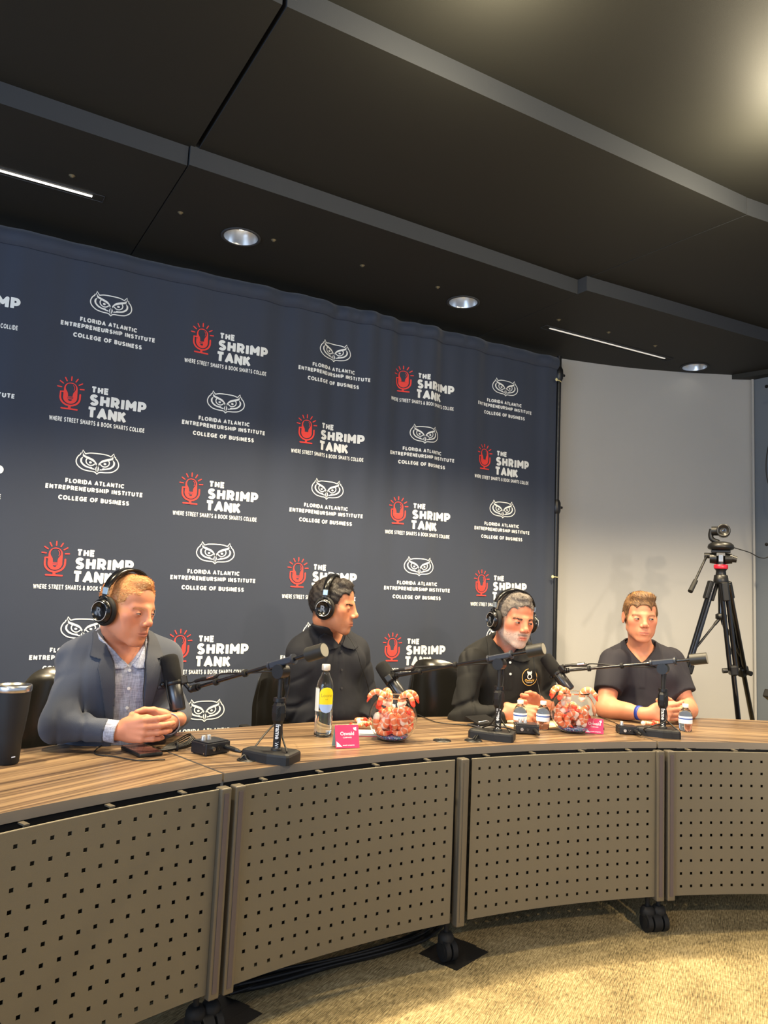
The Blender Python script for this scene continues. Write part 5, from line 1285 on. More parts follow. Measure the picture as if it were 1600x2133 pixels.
        dl /= np.linalg.norm(dl, axis=1)[:, None]; bc = lin(sp['brow']); o = strands('eyebrow', W_-_n(base), nn, dl, .0075, .0010, np.repeat(bc[None], n, 0)*(.8+.4*r.random((n, 1))), body, 0, 4, 2, M_hairs, .15); o['kind'] = 'stuff'
    # eyes
    for sg in (-1, 1):
        ec = Vector((sg*.0315, .0700, -.0010)); gz = sp.get('gaze', (0, 0)); op = sp.get('eyeopen', 1.0)
        vs = []; cs = []; nu, nv = 24, 12; r_ = .01525
        gx, gz_ = r_*math.sin(gz[0]), r_*math.sin(gz[1])
        for j in range(nv+1):
            for i in range(nu+1):
                u = -1+2*i/nu; v = -1+2*j/nv; x = u*.0118; h = (1-abs(u)**2.2)**.7; z = (v*.0040*op+(.0006 if v > 0 else 0))*h-.0002+.0006*u*sg; y = math.sqrt(max(1e-8, r_*r_-x*x-z*z))
                vs.append(ec+Vector((x, y, z))); rr_ = math.hypot(x-gx, z-gz_); c = (140, 124, 114) if rr_ > .0058 else (sp['iris'] if rr_ > .0026 else (12, 10, 10))
                if v > .52 or abs(u) > .93: c = sp.get('lash', (62, 38, 30))
                cs.append(lin(c))
        Fq = np.array([[j*(nu+1)+i, j*(nu+1)+i+1, (j+1)*(nu+1)+i+1, (j+1)*(nu+1)+i] for j in range(nv) for i in range(nu)])
        Vw = np.array([HC+HF@(v*HS) for v in vs], F4); part('eye', Vw, Fq, M_eye, np.array(cs))
        for (zz, th_, col_, nm) in ((.0050*op+.0006, .0012, sp['skin'], 'upper_lid'), (-.0046*op, .0010, sp['skin'], 'lower_lid')):
            P_ = []
            for i in range(13):
                u = -1+i/6; x = u*.0124; z = zz*(1-abs(u)**2.4)**.7-.0002+.0006*u*sg; P_.append(HC+HF@((ec+Vector((x, math.sqrt(max(1e-8, .0152**2-x*x-z*z)), z)))*HS)-base)
            mb = MB(); mb.tube(P_, [th_*(.5+.5*math.sin(PI*i/12)) for i in range(13)], 6); o = mb.build(nm, sp['lid_shade_mat'], body)  # lids darker than the skin: socket shade put into their colour
    sp.update(body=body, base=base, HC=HC, HF=HF, HS=HS, TF=TF, O=O, s=s, lockf=lock, T=T, V=V, Fc=Fc, toHead=toHead)
    return sp
def cam_dirs(p):
    toc = Vector((-p.x, -p.y, 0)).normalized(); return toc, Vector((0, 0, 1)).cross(toc)   # towards the viewer; to the right in the photo
def facing(p, yaw, pitch=0):
    a, b = cam_dirs(p); y = math.radians(yaw); d = a*math.cos(y)+b*math.sin(y); q = math.radians(pitch); return Vector((d.x*math.cos(q), d.y*math.cos(q), math.sin(q)))
def melange(name, col, k=.25, sc_=160):
    m = mat(name, col, .85, bump=.35, scale=sc_*4); nt = m.node_tree; b = nt.nodes['Principled BSDF']; tc = nt.nodes.new('ShaderNodeTexCoord'); outs = []
    for S in ((sc_*.25, sc_*.25, sc_*2.2), (sc_*2.2, sc_*2.2, sc_*.25)):
        mp = nt.nodes.new('ShaderNodeMapping'); mp.inputs['Scale'].default_value = S; n = nt.nodes.new('ShaderNodeTexNoise'); n.inputs['Scale'].default_value = 1; n.inputs['Detail'].default_value = 2; nt.links.new(tc.outputs['Object'], mp.inputs[0]); nt.links.new(mp.outputs[0], n.inputs['Vector']); outs.append(n.outputs['Fac'])
    a = nt.nodes.new('ShaderNodeMath'); a.operation = 'ADD'; nt.links.new(outs[0], a.inputs[0]); nt.links.new(outs[1], a.inputs[1])
    r = nt.nodes.new('ShaderNodeMapRange'); r.inputs[1].default_value = .8; r.inputs[2].default_value = 1.2; r.inputs[3].default_value = 1-k; r.inputs[4].default_value = 1+k; nt.links.new(a.outputs[0], r.inputs[0])
    v = nt.nodes.new('ShaderNodeVectorMath'); v.operation = 'SCALE'; v.inputs[0].default_value = srgb(col)[:3]; nt.links.new(r.outputs[0], v.inputs['Scale']); nt.links.new(v.outputs[0], b.inputs['Base Color']); return m
M_trou = mat('trousers_dark', (40, 42, 48), .85, bump=.3, scale=600)
def yd(v): return np.array([[v[0], v[1], v[2]]], F4)
def at_zt(px, z, t): # point on the sight plane column px at height z and depth t
    d = (z-CH)/t; py = 1066.5-(d-CW.z-CR.z*(px-800)/CF)/CU.z*CF; return at_t(px, py, t)

# --- man in the blue-grey blazer
h = at_t(265, 1270, 2.60)
P1 = dict(name='p1', label='man in blue grey blazer and light shirt with headphones and short ginger hair, hands clasped', skin=(202, 134, 102), handskin=(204, 134, 102), flush=(214, 112, 86), lip=(178, 104, 88), shade=(190, 128, 104), brow=(190, 136, 94), brown=90, iris=(58, 64, 68),
    chest=at_zt(247, .925, 2.66), fwd=facing(h, 16), up=Vector((0, 0, 1))+facing(h, 16)*.10, head=h, hfwd=facing(h, 47, -7), hup=Vector((0, 0, 1))+cam_dirs(h)[1]*.04, hs=1.03,
    SR=at_t(163, 1384, 2.58), SL=at_t(338, 1372, 2.76), ER=at_t(122, 1506, 2.43), EL=at_t(362, 1492, 2.76), WR=at_t(240, 1524, 2.42), WL=at_t(352, 1508, 2.53), w=1.03, jaw=1.05, cheek=.0, noear=False,
    handR=dict(o=at_t(246, 1522, 2.42), y=at_t(335, 1521, 2.39)-at_t(246, 1522, 2.42), x=(0, 0, 1), back=cam_dirs(h)[0]+Vector((0, 0, .35)), pose=dict(curl=(.42, .55, .40), thumb=(.30, .25), spread=.03)),
    handL=dict(o=at_t(354, 1500, 2.54), y=at_t(296, 1506, 2.50)-at_t(354, 1500, 2.54), x=(0, 0, 1), back=cam_dirs(h)[0]*-1+Vector((0, 0, .5)), pose=dict(curl=(.55, .9, .5), thumb=(.45, .3), spread=.04)),
    clothes=dict(kind='blazer', jacket=mat('blazer_blue_grey', (64, 70, 84), .82, bump=.35, scale=700, sheen=.12), lapel=mat('blazer_lapel', (60, 63, 72), .82, bump=.35, scale=700), shirt=melange('chambray', (158, 162, 178), .26, 130), trousers=M_trou, buttons=(.075, .015, -.05, -.115), leaf=[(.012, .118), (.030, .086), (.066, .088), (.090, .16), (.078, .215), (.048, .210), (.030, .165)]),
    hair=dict(t=.0006, top=.0045, amp=.0008, n=4200, len=.011, w=.0009, lift=.35, ztop=.022, comb=lambda q: np.stack([-q[:, 0]*3, np.full(len(q), .8), np.full(len(q), .25)], 1).astype(F4), cols=((210, 160, 100), (232, 190, 130), (168, 112, 66)), quiff=((0, .040, .094), (.040, .038, .026))), hairline=.092, hairmat=mat('hair_ginger', (182, 124, 76), .7, bump=.6, scale=900, sss=0), scalp=(194, 134, 92), scalp_k=.92, lid_shade_mat=mat('lid_1', (176, 108, 80), .5), gaze=(.30, 0), eyeopen=.72, seed=3)
# --- man in the black button shirt, in profile
h = at_t(694, 1263, 3.36)
P2 = dict(name='p2', label='dark-haired man in profile with headphones and black button shirt, behind the tall water bottle', skin=(192, 128, 94), flush=(190, 108, 80), lip=(168, 98, 82), shade=(166, 108, 80), brow=(40, 30, 26), iris=(50, 34, 26),
    chest=at_zt(684, .94, 3.46), fwd=facing(h, 30), up=Vector((0, 0, 1))+facing(h, 30)*.03, head=h, hfwd=facing(h, 74, -4), hs=1.045,
    SR=at_t(624, 1362, 3.36), SL=at_t(745, 1362, 3.56), ER=at_t(614, 1478, 3.34), EL=at_t(768, 1474, 3.56), WR=at_t(668, 1534, 3.30), WL=at_t(742, 1534, 3.36), w=1.02, nose=1.01, jaw=1.0,
    handR=dict(o=at_t(672, 1536, 3.29), y=at_t(715, 1556, 3.24)-at_t(672, 1536, 3.29), x=(0, 0, 1), back=(-.2, -1, .4), pose=dict(curl=(.4, .5, .3))), handL=dict(o=at_t(738, 1536, 3.33), y=at_t(700, 1560, 3.26)-at_t(738, 1536, 3.33), x=(0, 0, 1), back=(.2, .6, .8), pose=dict(curl=(.4, .5, .3))),
    clothes=dict(kind='shirt', sleeve=1.5, shirt=mat('shirt_black_cotton', (21, 23, 31), .8, bump=.3, scale=900), trousers=M_trou, vz=.105, tipz=.092, tipa=25, placket=-1, buttons=(.085, .005, -.075), button=mat('button_black', (60, 60, 62), .3), leaf=[(.014, .150), (.034, .100), (.084, .118), (.094, .175), (.076, .212), (.046, .208)]),
    hair=dict(t=.0035, top=.007, amp=.0022, f=170, n=3400, len=.010, w=.0012, curl=.7, lift=.35, comb=lambda q: np.stack([q[:, 0]*4, np.full(len(q), .6), np.full(len(q), .2)], 1).astype(F4), cols=((26, 20, 18), (40, 32, 28), (60, 50, 44)), quiff=((0, .036, .098), (.050, .040, .024))), hairline=.084, hairmat=mat('hair_black', (30, 24, 22), .5, bump=.8, scale=500), stubble=(120, 96, 80), stub_k=.28, scalp=(60, 46, 40), scalp_k=.8, lid_shade_mat=mat('lid_2', (160, 100, 72), .5), gaze=(.1, -.35), eyeopen=.42, seed=5)
# --- man in the black polo with a badge and a grey beard
h = at_t(1071, 1292, 3.52)
P3 = dict(name='p3', label='man with salt and pepper hair, grey beard and headphones, black polo with round chest emblem', skin=(198, 126, 96), flush=(206, 112, 90), lip=(190, 106, 96), shade=(178, 118, 94), brow=(70, 54, 46), iris=(52, 36, 28),
    chest=at_zt(1050, .92, 3.60), fwd=facing(h, 14), up=Vector((0, 0, 1))+facing(h, 10)*.16, head=h, hfwd=facing(h, 32, -6), hup=Vector((0, 0, 1))+cam_dirs(h)[1]*.08, hs=1.06,
    SR=at_t(983, 1378, 3.50), SL=at_t(1124, 1384, 3.66), ER=at_t(962, 1492, 3.38), EL=at_t(1150, 1482, 3.62), WR=at_t(1066, 1486, 3.33), WL=at_t(1124, 1474, 3.42), w=1.10, bl=1.06, armk=1.06,
    handR=dict(o=at_t(1070, 1478, 3.33), y=at_t(1116, 1492, 3.27)-at_t(1070, 1478, 3.33), x=(.5, .4, 1), back=cam_dirs(h)[0]+Vector((0, 0, .9)), pose=dict(curl=(.55, .75, .45), thumb=(.4, .2), spread=.06)),
    handL=dict(o=at_t(1130, 1468, 3.43), y=at_t(1088, 1464, 3.39)-at_t(1130, 1468, 3.43), x=(0, 0, 1), back=cam_dirs(h)[0]*-.8+Vector((0, 0, 1)), pose=dict(curl=(.5, .8, .5), thumb=(.5, .3))),
    clothes=dict(kind='polo', sleeve=1.88, inf=.014, shirt=mat('polo_black', (18, 18, 17), .85, bump=.4, scale=900), trousers=M_trou, vz=.108, tipz=.098, tipa=24, placket=-.03, buttons=(.095, .045), leaf=[(.014, .150), (.030, .118), (.080, .128), (.092, .175), (.076, .205), (.046, .200)]),
    hair=dict(t=.0035, top=.007, amp=.0026, f=190, n=4000, len=.009, w=.0011, curl=.9, lift=.4, comb=lambda q: np.stack([q[:, 0]*4, np.full(len(q), .5), np.full(len(q), .1)], 1).astype(F4), cols=((120, 112, 106), (80, 72, 66), (160, 152, 144), (60, 52, 48)), quiff=((0, .036, .098), (.048, .038, .024))), hairline=.082, hairmat=mat('hair_grey_mix', (104, 96, 90), .6, bump=.9, scale=600), stubble=(196, 184, 174), stub_k=.72, beard=True, mush=(96, 76, 66), scalp=(110, 96, 88), scalp_k=.85, lid_shade_mat=mat('lid_3', (166, 98, 74), .5), gaze=(.30, .0), eyeopen=1.0, seed=7)
# --- young man in the navy polo
h = at_t(1334, 1287, 3.80)
P4 = dict(name='p4', label='young man with brushed up brown hair in short-sleeved navy polo, no headphones', skin=(203, 137, 106), flush=(220, 120, 96), lip=(196, 118, 104), shade=(192, 134, 108), brow=(150, 110, 78), brown=90, iris=(70, 60, 50),
    chest=at_zt(1334, .915, 3.86), fwd=facing(h, 4), up=Vector((0, 0, 1)), head=h, hfwd=facing(h, 12, -2), hs=1.055,
    SR=at_t(1276, 1376, 3.80), SL=at_t(1398, 1378, 3.88), ER=at_t(1262, 1476, 3.66), EL=at_t(1432, 1478, 3.76), WR=at_t(1346, 1487, 3.50), WL=at_t(1404, 1484, 3.54), w=.98, jaw=.95, cheek=.001, armk=1.05,
    handR=dict(o=at_t(1352, 1486, 3.49), y=at_t(1402, 1484, 3.44)-at_t(1352, 1486, 3.49), x=(0, 0, 1), back=cam_dirs(h)[0]+Vector((0, 0, .5)), pose=dict(curl=(.45, .60, .35), thumb=(.3, .15), spread=.05)),
    handL=dict(o=at_t(1410, 1480, 3.56), y=at_t(1370, 1474, 3.53)-at_t(1410, 1480, 3.56), x=(0, 0, 1), back=cam_dirs(h)[0]*-1+Vector((0, 0, .5)), pose=dict(curl=(.5, .8, .5), thumb=(.5, .2))),
    clothes=dict(kind='polo', sleeve=.66, inf=.016, shirt=mat('polo_navy', (36, 34, 42), .85, bump=.45, scale=800), trousers=M_trou, vz=.082, tipz=.074, tipa=38, gap=2, placket=-.04, buttons=(), leaf=[(.038, .120), (.062, .078), (.112, .112), (.112, .165), (.080, .196), (.050, .194), (.040, .160)]),
    hair=dict(t=.0045, top=.012, amp=.0020, f=80, n=4200, len=.020, w=.0014, curl=.12, lift=.14, comb=lambda q: np.stack([np.full(len(q), -.5)-q[:, 0]*6, -.2-q[:, 1]*6, np.where(np.abs(q[:, 0]) > .06, -1.0, .5)], 1).astype(F4), cols=((130, 94, 58), (170, 128, 80), (92, 64, 42), (72, 50, 34)), quiff=((.004, .042, .098), (.056, .042, .029))), hairline=.070, temple=1, hairmat=mat('hair_light_brown', (104, 76, 50), .55, bump=.8, scale=400), scalp=(130, 96, 66), scalp_k=.8, lid_shade_mat=mat('lid_4', (178, 112, 84), .5), gaze=(.42, .0), eyeopen=1.0, seed=9)
PEOPLE = [person(p) for p in (P1, P2, P3, P4)]
# ================================================================== headphones
M_pad = mat('ear_pad', (20, 19, 19), .75, bump=.3, scale=700); M_hsh = mat('headphone_shell', (16, 16, 17), .22, spec=.6); M_silver = mat('headphone_silver', (190, 205, 212), .22, metal=.85); M_rg = mat('letter_grey', (98, 102, 108), .4, metal=.3); M_ringw = mat('ring_silver', (215, 215, 215), .25, metal=.7)
def headphones(P, label):
    HC, HF, HS = P['HC'], P['HF'], P['HS']; t = thing('headphones', label, 'headphones', tuple(HC)); 
    def W(v): return HF@(Vector(v)*HS)
    tilt = -.022
    def B(mb, n, m, p=None): return mb.build(n, m, p or t)
    for sg in (1, -1):
        c = Vector((sg*.0775, -.012, -.008)); ax = HF@Vector((sg, .06, -.05)).normalized(); up = HF@Vector((0, 0, 1)); R = frame_to(ax, up)
        c0 = W(c)
        def P3_(x, y, z): return c0+R@Vector((x, y, z))*HS     # x sideways on the cup, y up, z outwards
        mb = MB(); n = 36
        # oval cushion
        prof = [(.020, .000), (.034, -.002), (.0425, .004), (.0435, .012), (.040, .019), (.034, .021)]
        vs = []; 
        for (r, z) in prof:
            for k in range(n): a = 2*PI*k/n; vs.append(P3_(r*math.cos(a), r*1.12*math.sin(a), z))
        fs = [(i*n+k, i*n+(k+1) % n, (i+1)*n+(k+1) % n, (i+1)*n+k) for i in range(len(prof)-1) for k in range(n)]
        mb.add(vs, fs, True); cushion = B(mb, 'ear_cushion', M_pad)
        mb = MB(); prof = [(.034, .019), (.0385, .022), (.0375, .031), (.032, .037), (.0285, .039), (.0285, .0375), (.0001, .0375)]; vs = []
        for (r, z) in prof:
            for k in range(n): a = 2*PI*k/n; vs.append(P3_(r*math.cos(a), r*1.06*math.sin(a), z))
        mb.add(vs, [(i*n+k, i*n+(k+1) % n, (i+1)*n+(k+1) % n, (i+1)*n+k) for i in range(len(prof)-1) for k in range(n)], True); shell = B(mb, 'ear_cup', M_hsh)
        for a0, a1 in ((60, 190), (-120, 10)):
            mb = MB(); mb.tube([P3_(.0300*math.cos(math.radians(a)), .0312*math.sin(math.radians(a)), .0392) for a in range(a0, a1+1, 10)], .0011*HS, 6); B(mb, 'ring_arc', M_ringw, shell)
        mb = MB(); vs, fs = text_mesh('R', .036, .035); mx = max(v[0] for v in vs)/2; my = max(v[1] for v in vs)/2
        rx = -1 if (R@Vector((1, 0, 0))).cross(R@Vector((0, 1, 0))).dot(ax) < 0 else 1
        mb.add([P3_(rx*(a-mx), (b-my), .0384) for a, b in vs], fs); B(mb, 'letter', M_rg, shell)
        # yoke: silver block and sliders
        mb = MB(); mb.box(P3_(0, .0665, .020), (.021*HS, .024*HS, .011*HS), .002, rot=R); B(mb, 'yoke_block', M_silver)
        mb = MB(); mb.box(P3_(0, .050, .024), (.014*HS, .012*HS, .007*HS), .001, rot=R); mb.tube([P3_(-.018, .040, .026), P3_(-.012, .047, .026), P3_(.012, .047, .026), P3_(.018, .040, .026)], .0025*HS, 6); B(mb, 'hinge', M_hsh)
    # band over the crown
    A = W((-.0975, -.010, .066)); 
    def bandp(k, rr, off=0):
        a = PI*k; x = math.cos(a); z = math.sin(a); return Vector((x*(.0985+rr), -.012+off, .050+z*(.083+rr)))
    def band(name, r0, r1, wd, m, k0=.03, k1=.97):
        mb = MB(); n = 36; vs = []
        for i in range(n+1):
            k = k0+(k1-k0)*i/n; w_ = wd*(.72+.28*math.sin(PI*k))
            for (r, o) in ((r0, -w_), (r1, -w_*.85), (r1, w_*.85), (r0, w_)): vs.append(W(bandp(k, r, o)))
        fs = [(i*4+j, i*4+(j+1) % 4, (i+1)*4+(j+1) % 4, (i+1)*4+j) for i in range(n) for j in range(4)]; mb.add(vs, fs, True); mb.add(vs[:4], [(0, 1, 2, 3)]); mb.add(vs[-4:], [(3, 2, 1, 0)])
        return B(mb, name, m)
    band('headband', .001, .0065, .0165, M_hsh); band('headband_pad', -.0045, .0015, .0135, M_pad, .12, .88)
    for k in (.06, .94): mb = MB(); mb.sphere(W(bandp(k, .0072)), .003*HS, 8, 6); B(mb, 'rivet', M_silver)
    return t, W
hp1, W1 = headphones(P1, 'black headphones with a grey letter on the ear cup, on the man in the blazer')
hp2, W2 = headphones(P2, 'black headphones seen side on, worn by the dark-haired man in profile')
hp3, W3 = headphones(P3, 'black headphones worn by the grey-bearded man')
def hcable(P, W, sg, pts, label):
    p0 = P['HC']+W((sg*.100, -.012, -.058)); cable([p0]+pts, .0015, label, 8, 'headphone_cable')
hcable(P3, W3, 1, [at_t(1108, 1345, 3.50), at_t(1114, 1392, 3.46), at_t(1122, 1430, 3.42), at_t(1126, 1452, 3.36)], 'thin headphone cable hanging down in front of the black polo')
hcable(P2, W2, 1, [at_t(738, 1345, 3.34), at_t(752, 1385, 3.33), at_t(764, 1420, 3.36), at_t(770, 1450, 3.40)], 'thin headphone cable down the front of the black button shirt')
hcable(P1, W1, 1, [at_t(303, 1352, 2.54), at_t(302, 1400, 2.52), at_t(298, 1450, 2.52), at_t(304, 1485, 2.52)], 'thin headphone cable hanging along the right lapel of the blazer')

# chest emblem on the black polo: a gold ring round a small white figure and lettering
def chest_print(P, X, Z, parts, off=.0145):
    T, O, TF, s = P['T'], P['O'], P['TF'], P['s']; O_ = _n(O); R = _n(TF); out = []
    for name, m, vs, fs in parts:
        ys = np.linspace(.04, .24, 240).astype(F4); V = []
        for (x, z) in vs:
            PP = O_+(np.stack([np.full(240, X+x), ys, np.full(240, Z+z)], 1)*s)@R.T; v = T(PP, off); i = int(np.argmax(v > 0)); V.append(tuple(PP[i]-_n(P['base'])))
        mb = MB(); mb.add(V, fs); out.append(mb.build(name, m, P['shirt_ob'] if 'shirt_ob' in P else P['body']))
    return out
M_gold = mat('emblem_gold', (214, 176, 92), .6); M_wht = mat('emblem_white', (235, 232, 222), .6)
sh3 = [c for c in P3['body'].children if c.name.startswith('shirt')][0]; P3['shirt_ob'] = sh3
ringp = stroke(arc(0, 0, .036, .038, 100, 400, 26), .0028)
fig1 = fill([[(-.010, .030), (-.012, .022), (-.009, .014), (-.004, .012), (.004, .012), (.009, .014), (.012, .022), (.010, .030), (.006, .025), (-.006, .025)]])
fig2 = stroke(arc(0, .003, .0095, .0105, 0, 360, 16), .0045)
tv, tf_ = text_mesh('Oswald', .015, .03); mx = max(v[0] for v in tv)/2; osw = ([(a-mx, b-.019) for a, b in tv], tf_)
tv, tf_ = text_mesh('COMPANIES', .0055, .02); mx = max(v[0] for v in tv)/2; osc = ([(a-mx, b-.0265) for a, b in tv], tf_)
chest_print(P3, .088, .035, [('emblem_ring', M_gold)+ringp, ('emblem_figure', M_wht)+fig1, ('emblem_figure', M_wht)+fig2, ('emblem_lettering', M_gold)+osw, ('emblem_lettering', M_wht)+osc], .0225)
# wristband on the young man
u = (P4['WR']-P4['ER']).normalized(); c = P4['WR']-u*.035; mb = MB(); mb.lathe([(.0312, -.010), (.0335, -.0095), (.0335, .0095), (.0312, .010)], c, 30, ax=u, cap=False)
o = mb.build('wristband', mat('band_blue', (34, 58, 150), .5), None, tuple(c)); tag(o, 'blue fabric wristband on the young man in the navy polo', 'wristband')

# ================================================================== chairs
M_lth = mat('chair_leather_black', (20, 19, 17), .22, bump=.12, scale=60, spec=.6); M_chb = mat('chair_frame_black', (16, 16, 16), .35)
def chair(loc, rz, label):
    t = thing('conference_chair', label, 'chair', loc, rz, 'black leather chairs behind the desk')
    # local: +y is where the sitter faces
    mb = MB()
    def seat(u, v):
        a = 2*PI*u; r = .245*(abs(math.cos(a))**4+abs(math.sin(a))**4)**-.25; k = v; return (r*math.cos(a)*k, r*math.sin(a)*k, .475-.02*k**4)
    mb.grid(lambda u, v: seat(u, max(v, .001)), 32, 6, closeu=True); mb.grid(lambda u, v: (seat(u, 1)[0]*(1+.02*math.sin(PI*v)), seat(u, 1)[1]*(1+.02*math.sin(PI*v)), .455-.07*v), 32, 5, closeu=True); mb.grid(lambda u, v: (seat(u, 1)[0]*(1-v), seat(u, 1)[1]*(1-v), .385), 32, 2, closeu=True); mb.build('seat', M_lth, t)
    # back: wide shell curving round, rounded top, padded
    def back(u, v, side):
        x = (u-.5)*2; z = v; hw = .235*(1-.10*z-.22*max(0, z-.72)**1.2/.28); X = x*hw; top = .955-.055*abs(x)**3.2; Z = .44+(top-.44)*z
        Y = -.235-.06*z+.11*abs(x)**2.2+.02*math.sin(PI*z); th = .030*math.sqrt(max(0, 1-abs(x)**6))*math.sqrt(max(.0, 1-max(0, (z-.9)/.1)**2))
        return (X, Y+side*th*.8, Z)
    mb = MB(); mb.grid(lambda u, v: back(u, v, 1), 24, 20); mb.grid(lambda u, v: back(1-u, v, -1), 24, 20)
    mb.add([back(0, v/20, s_) for v in range(21) for s_ in (1, -1)], [(2*i, 2*i+1, 2*i+3, 2*i+2) for i in range(20)], True); mb.add([back(1, v/20, s_) for v in range(21) for s_ in (-1, 1)], [(2*i, 2*i+1, 2*i+3, 2*i+2) for i in range(20)], True)
    mb.build('backrest', M_lth, t)
    for sg in (-1, 1):
        mb = MB(); mb.tube(spline([(sg*.22, -.18, .43), (sg*.285, -.16, .50), (sg*.29, -.15, .62), (sg*.285, -.08, .665), (sg*.28, .10, .665), (sg*.275, .15, .60), (sg*.25, .14, .46), (sg*.2, .1, .42)], 5), .013, 8); a = mb.build('armrest', M_chb, t)
        mb = MB(); mb.box((sg*.282, .02, .682), (.048, .25, .022), .008); mb.build('arm_pad', M_rubber, a)
    mb = MB(); mb.cyl((0, 0, .09), (0, 0, .39), .026, n=16); mb.cyl((0, 0, .09), (0, 0, .24), .034, n=16); mb.build('gas_column', M_chb, t)
    for k in range(5):
        a = 2*PI*k/5+.3; mb = MB(); mb.tube([(0, 0, .115), (math.cos(a)*.15, math.sin(a)*.15, .095), (math.cos(a)*.29, math.sin(a)*.29, .075)], [.022, .018, .014], 8); leg = mb.build('base_arm', M_chb, t)
        mb = MB(); c_ = Vector((math.cos(a)*.29, math.sin(a)*.29, .031)); tn = Vector((-math.sin(a), math.cos(a), 0))
        for s2 in (-1, 1): mb.cyl(c_+tn*s2*.006, c_+tn*s2*.024, .029, n=18)
        mb.cyl(c_, c_+Vector((0, 0, .045)), .008, n=8); mb.build('wheel', M_rubber, leg)
    return t
def chair_for(P, dx, db, yaw, label, sc_=1.0):
    O = P['O']; a, b = cam_dirs(O); f = facing(O, yaw); p = Vector((O.x, O.y, 0))-f*db+b*dx; c = chair(p, math.atan2(f.y, f.x)-PI/2, label); c.scale = (sc_, sc_, sc_); return c
chair_for(P1, -.08, .05, 22, 'black leather chair behind the man in the blazer, at far left')
chair_for(P2, -.03, .14, 30, 'black leather chair behind the dark-haired man in profile', .95)
chair_for(P3, -.11, .14, 42, 'black leather chair with a shiny back beside the grey-bearded man')
chair_for(P4, 0, .04, 4, 'low black leather chair under the young man in the navy polo', .86)

# ================================================================== tripod with a conference camera
M_al = mat('tripod_black_gloss', (14, 14, 15), .16, spec=.8); M_tp = mat('tripod_plastic', (17, 17, 17), .4); M_redr = mat('ring_red', (190, 30, 50), .35, spec=.6); M_grey = mat('tripod_silver', (150, 150, 150), .3, metal=.7)
TT_ = 4.20
top = at_t(1502, 1208, TT_); t = thing('tripod', 'tall black video tripod with a pan handle against the grey wall', 'tripod', (top.x, top.y, 0)); og = Vector((top.x, top.y, 0))
def TB(mb, n, m, p=None): return mb.build(n, m, p or t)
cx = top-og
ca, cb_ = cam_dirs(top)
def tp(px, py, t_=TT_): return at_t(px, py, t_)-og
# centre column and crown
mb = MB(); q = tp(1506, 1284); mb.cyl((0, 0, cx.z+.0), (0, 0, q.z-.0), .016, n=16); mb.build('centre_column', M_al, t)
mb = MB(); mb.lathe([(.020, -.03), (.036, -.028), (.040, 0), (.036, .03), (.024, .036)], (0, 0, cx.z-.005), 24); crown = TB(mb, 'crown', M_tp)
# legs: two double-tube upper stages each, then lower single stage
for k, (fx, fy, kx, ky, dep, lab) in enumerate(((1330, 1720, 1432, 1392, -.10, 0), (1562, 1700, 1527, 1396, -.14, 1), (1600, 1680, 1548, 1398, .30, 2))):
    d_ = (cb_*(-.62)+ca*.30, cb_*(.16)+ca*.55, cb_*(.36)-ca*.45)[k]; knee = tp(kx, ky, TT_+dep*.5); a_ = Vector((0, 0, cx.z-.02))+d_.normalized()*.045
    dirn = (knee-a_); foot = a_+dirn*((a_.z-.01)/(a_.z-knee.z)); dn = dirn.normalized(); sd = dn.cross(d_.normalized()).normalized()
    mb = MB(); 
    for s2 in (-1, 1): mb.cyl(a_+sd*s2*.015, knee+sd*s2*.015, .0125, n=14)
    lg = TB(mb, 'leg', M_al)
    mb = MB(); mb.box(a_+dn*.045, (.056, .036, .105), .006, rot=frame_to(dn, sd)); TB(mb, 'leg_bracket', M_tp, lg)
    mb = MB(); mb.box(knee, (.060, .040, .055), .008, rot=frame_to(dn, sd)); mb.cyl(knee+sd*.03, knee+sd*.055, .014, n=12); mb.cyl(knee-sd*.034, knee-sd*.030, .010, n=10); TB(mb, 'leg_lock', M_tp, lg)
    mb = MB(); mb.cyl(knee, foot, .0135, n=14); mb.sphere(foot+Vector((0, 0, .012)), .022, 12, 8); TB(mb, 'lower_leg', M_al, lg)
    br0 = Vector((0, 0, q.z)); br1 = a_+dirn*.82; mb = MB(); mb.cyl(br0, br1, .0065, n=10); mb.cyl(br0, br0+(br1-br0)*.22, .009, n=10); TB(mb, 'brace', M_tp)
mb = MB(); mb.lathe([(.018, -.018), (.030, -.014), (.030, .010), (.018, .016)], (0, 0, q.z), 18); TB(mb, 'spreader', M_tp)
# fluid head
z0 = cx.z+.03; mb = MB(); mb.lathe([(.028, 0), (.026, .02), (.034, .032)], (0, 0, z0), 24); TB(mb, 'head_base', M_tp)
mb = MB(); mb.lathe([(.036, 0), (.0375, .003), (.0375, .020), (.035, .023)], (0, 0, z0+.032), 32); TB(mb, 'ring', M_redr)
z1 = z0+.055; Rz = Matrix.Rotation(math.atan2(cb_.y, cb_.x), 3, 'Z')
mb = MB()
for s2 in (-1, 1): mb.cyl(Rz@Vector((s2*.022, 0, 0))+Vector((0, 0, z1+.035)), Rz@Vector((s2*.058, 0, 0))+Vector((0, 0, z1+.035)), .032, .027, n=22)
mb.cyl(Vector((0, 0, z1)), Vector((0, 0, z1+.05)), .024, n=18); TB(mb, 'fluid_head', M_tp)
mb = MB(); mb.box(Vector((0, 0, z1+.035))-Rz@Vector((0, .026, 0)), (.024, .008, .040), .002, rot=Rz); TB(mb, 'level_plate', M_grey)
mb = MB(); mb.box((0, 0, z1+.074), (.10, .060, .014), .003, rot=Rz); TB(mb, 'quick_plate', M_tp)
